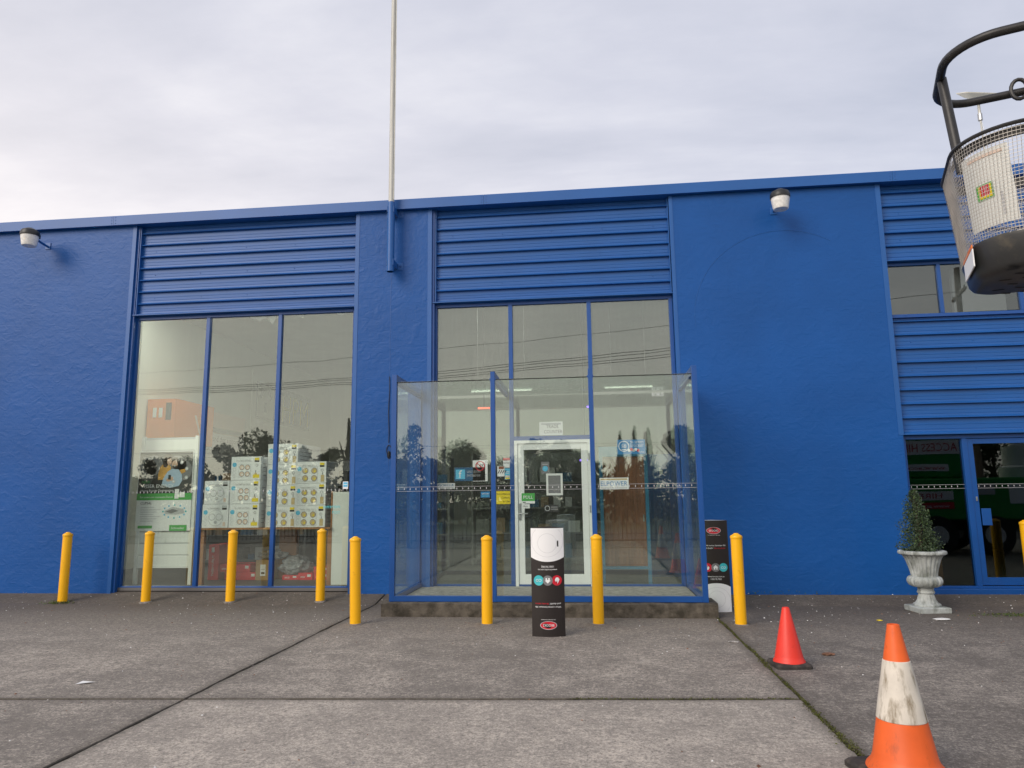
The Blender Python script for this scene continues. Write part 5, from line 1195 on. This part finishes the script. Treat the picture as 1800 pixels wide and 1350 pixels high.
tsign(9.4, 10.5, 1.15, 1.60, 'A', 'white_print', 'orange_print', .3)
tsign(8.5, 9.1, 1.35, 1.6, '', 'light_grey_print', 'red_print', .5)
mb = MB(); mb.lathe((10.2, -7.9, 0), [(.40, 1.75), (.40, 2.0), (.30, 2.05), (.30, 2.5)], 'truck_white', 24); mb.build('turret', TR, smooth=True)
mb = MB(); mb.obox((8.2, -7.75, 3.0), (-4.5, .25, .25), 2.3, (0, 1, 0), .13, (0, 0, 1), .15, 'truck_white'); mb.build('boom', TR, bevel=.015)
e0 = bp(1.24, -.30, 2.95)
mb = MB(); mb.tube([(10.2, -7.9, 2.45), (10.2, -7.85, 2.95)], .16, 'truck_white', 12); mb.tube([(6.0, -7.62, 3.10), e0+Vector((.5, -.15, .1)), e0], .07, 'truck_green', 12); mb.tube([e0+Vector((0, 0, -.25)), e0+Vector((0, 0, .2))], .05, 'charcoal_metal', 10); mb.build('jib', TR, smooth=True)

# ------------------------------------------------------------------ what the glass reflects: fence, poles, wires, trees
FE = thing('steel_fence', (0, -13.3, 0), 'black tubular steel fence along the street side of the yard', 'fence')
mb = MB(); mb.box(-.011, .011, -13.311, -13.289, 0.1, 1.72, 'fence_black'); bar = mb.build('bar', FE); bar.location = (-17.0, -.05, 0)
k = 0
for i in range(1, 262):
    x = -17.0+i*.135
    c = bar.copy(); COL.objects.link(c); c.parent = FE; c.location = (x, -.05, 0)
mb = MB()
for j, z in enumerate((.2, 1.55)):
    mb = MB(); mb.box(-17.2, 18.4, -13.37, -13.33, z, z+.04, 'fence_black'); mb.build('rail', FE)
for i in range(16):
    x = -17.2+i*2.37; mb = MB(); mb.box(x-.032, x+.032, -13.385, -13.315, -.1, 1.78, 'fence_black'); mb.box(x-.037, x+.037, -13.39, -13.31, 1.78, 1.80, 'fence_black'); mb.build('post', FE)
def upole(x, y, h, label, arms):
    t = thing('power_pole', (x, y, -.6), label, 'pole', 'power poles along the street')
    mb = MB(); mb.lathe((x, y, 0), [(.17, -.65), (.15, 3), (.11, h)], 'timber_pole', 14); mb.build('pole', t, smooth=True)
    for z in arms:
        mb = MB(); mb.obox((x, y, z), (.26, -.97, 0), 1.25, (0, 0, 1), .055, (.97, .26, 0), .06, 'timber_pole'); a_ = mb.build('crossarm', t)
        mb = MB()
        for s in (-1.1, -.45, .45, 1.1): mb.lathe((x+.26*s, y-.97*s, z+.055), [(.03, 0), (.05, .04), (.03, .09), (.045, .12), (.01, .14)], 'galv', 8)
        mb.build('insulators', a_, smooth=True)
    return t
poles = [(17.4, -24.0), (-38.0, -38.2), (66, -11)]
upole(17.4, -24.0, 11.9, 'timber power pole with a crossarm beside the road opposite the strip window', (10.6, 9.3))
upole(-38.0, -38.2, 11.7, 'timber power pole with a crossarm far along the road', (10.6, 9.3))
def wire(a, c, sag, r, label):
    mb = MB(); a = Vector(a); c = Vector(c); P = []
    for i in range(25):
        f = i/24; p = a.lerp(c, f); p.z -= sag*4*f*(1-f); P.append(p)
    mb.tube(P, r, 'wire_black', 5, caps=False); return tag(mb.build('power_line'), label, 'wire', 'overhead power lines')
WN = {-1.1: 'nearest the yard', -.45: 'second from the yard', .45: 'third from the yard', 1.1: 'farthest from the yard'}
for s in WN: wire((17.4+.26*s, -24-.97*s, 9.48), (-38+.26*s, -38.2-.97*s, 9.48), .75, .016, 'lower power line between the timber poles, '+WN[s])
wire((17.4, -24, 10.78), (-38, -38.2, 10.78), .5, .012, 'upper overhead power line between the timber poles')
for s in WN: wire((17.4+.26*s, -24-.97*s, 9.48), (70+.26*s, -10-.97*s, 9.3), .9, .016, 'lower power line running on past the truck, '+WN[s])
wire((-70, -54.8, 6.4), (50, -54.5, 6.1), .3, .02, 'low far overhead cable in front of the trees')

def crown_mesh(seed, kind):
    rnd = np.random.RandomState(seed)
    if kind == 'conifer':
        n = 3800; z = rnd.beta(1.0, 1.5, n); r = (1-z)*.26*(1+.2*np.sin(z*40))*rnd.uniform(.2, 1, n)**.5; t = rnd.uniform(0, 6.283, n)
        C_ = np.stack([r*np.cos(t), r*np.sin(t), .06+.94*z], 1)
    else:
        nl = 13; cs = []
        for i in range(nl):
            t = rnd.uniform(0, 6.283); q = rnd.uniform(.05, .36); cs.append((q*math.cos(t), q*math.sin(t), rnd.uniform(.34, .86), rnd.uniform(.10, .21)))
        n = 6200 if kind == 'dense' else 2600; per = n//nl; L_ = []
        for x, y, z, r in cs:
            d = rnd.normal(size=(per, 3)); d /= np.linalg.norm(d, axis=1)[:, None]; d *= (r*rnd.uniform(.35, 1.08, per)**.6)[:, None]; d[:, 2] *= .78
            L_.append(d+np.array([x, y, z]))
        C_ = np.concatenate(L_)
    return C_
def tree(x, y, h, wd, kind, seed, label, cat='tree'):
    t = thing('street_tree', (x, y, -.6), label, cat, 'trees across the road'); rnd = random.Random(seed)
    C_ = crown_mesh(seed, kind)*np.array([wd, wd, h+.6])+np.array([x, y, -.6]); U_, V_ = rand_axes(len(C_), .08, .22)
    quads_mesh('crown', C_, U_, V_, [{'conifer': 'conifer_leaf', 'dense': 'tree_leaf', 'open': 'tree_leaf_grey'}[kind]], t)
    mb = MB(); mb.tube([(x, y, -.7), (x+.1, y, h*.3), (x, y+.1, h*.75)], [h*.03, h*.022, h*.006], 'bark', 9)
    for i in range(7):
        a_ = rnd.uniform(0, 6.28); z = rnd.uniform(.2, .5)*h; q = rnd.uniform(.2, .36)*wd
        mb.tube([(x+.05, y+.03, z), (x+q*.5*math.cos(a_), y+q*.5*math.sin(a_), z+h*.12), (x+q*math.cos(a_), y+q*math.sin(a_), z+h*.28)], [h*.012, h*.008, h*.003], 'bark', 6)
    mb.build('trunk', t, smooth=True); return t
TL = [(-46, -50, 7.0, 9, 'dense', 'broad dark tree at the far end of the row beyond the power pole'), (-38, -51, 6.2, 8, 'dense', 'low broad tree behind the far power pole'), (-31, -51.5, 8.4, 8.5, 'dense', 'round-headed tall dark tree across the road from the left window'),
      (-26.5, -52, 6.0, 6, 'open', 'thin open tree beside the round-headed dark tree'), (-24.6, -52, 6.4, 5, 'open', 'thin grey-green tree in the middle of the left group'), (-21.4, -51, 8.6, 2.6, 'conifer', 'slim dark cypress across the road'),
      (-16.2, -50, 8.2, 5.5, 'open', 'tall airy gum tree with clumped leaves'), (-13.8, -51, 5.2, 6.5, 'dense', 'squat dark tree beside the airy gum'), (-10.8, -51, 6.4, 6.5, 'dense', 'rounded dark tree opposite the porch'), (-7.2, -52, 5.2, 5.5, 'open', 'low open tree opposite the entrance'),
      (-3.4, -51, 6.4, 6.0, 'dense', 'dense dark tree straight across from the entrance door'), (-.6, -52, 5.8, 5.5, 'dense', 'dark tree next to the row of conifers'), (2.4, -51.5, 6.6, 3.0, 'conifer', 'first pointed conifer of the clump'), (3.6, -51.6, 7.0, 3.0, 'conifer', 'second pointed conifer of the clump'), (4.7, -51.4, 6.8, 3.0, 'conifer', 'third pointed conifer of the clump'),
      (7.4, -50.5, 7.9, 6.0, 'dense', 'big dark pine-like tree past the conifer clump'), (11.5, -51, 5.8, 7, 'dense', 'low dark tree right of the big dark tree'), (17, -51, 6.5, 8, 'dense', 'broad dark tree behind the near power pole'), (24, -50, 6.2, 8, 'open', 'open grey-green tree past the near power pole'), (31, -49, 7.2, 9, 'dense', 'broad dark tree at the end of the row past the truck')]
for i, (x, y, h, w, k, lb) in enumerate(TL): tree(x, y, h, w, k, 20+i, lb)
# hedge mass closing the view under the crowns
n = 14000; hx = rs.uniform(-75, 60, n); hz = rs.uniform(-.6, 1, n)*0+rs.beta(1.2, 1.4, n)*(4.2+.6*np.sin(hx*.5)+.5*np.sin(hx*1.7))-.6
Cc = np.stack([hx, -53.5+rs.normal(0, .5, n), hz], 1); U_, V_ = rand_axes(n, .25, .5)
tag(quads_mesh('hedge', Cc, U_, V_, ['tree_leaf', 'conifer_leaf'], None, (rs.rand(n) < .4).astype(int)), 'continuous dark scrub under the trees across the road', kind='stuff')
bpy.context.view_layer.update()
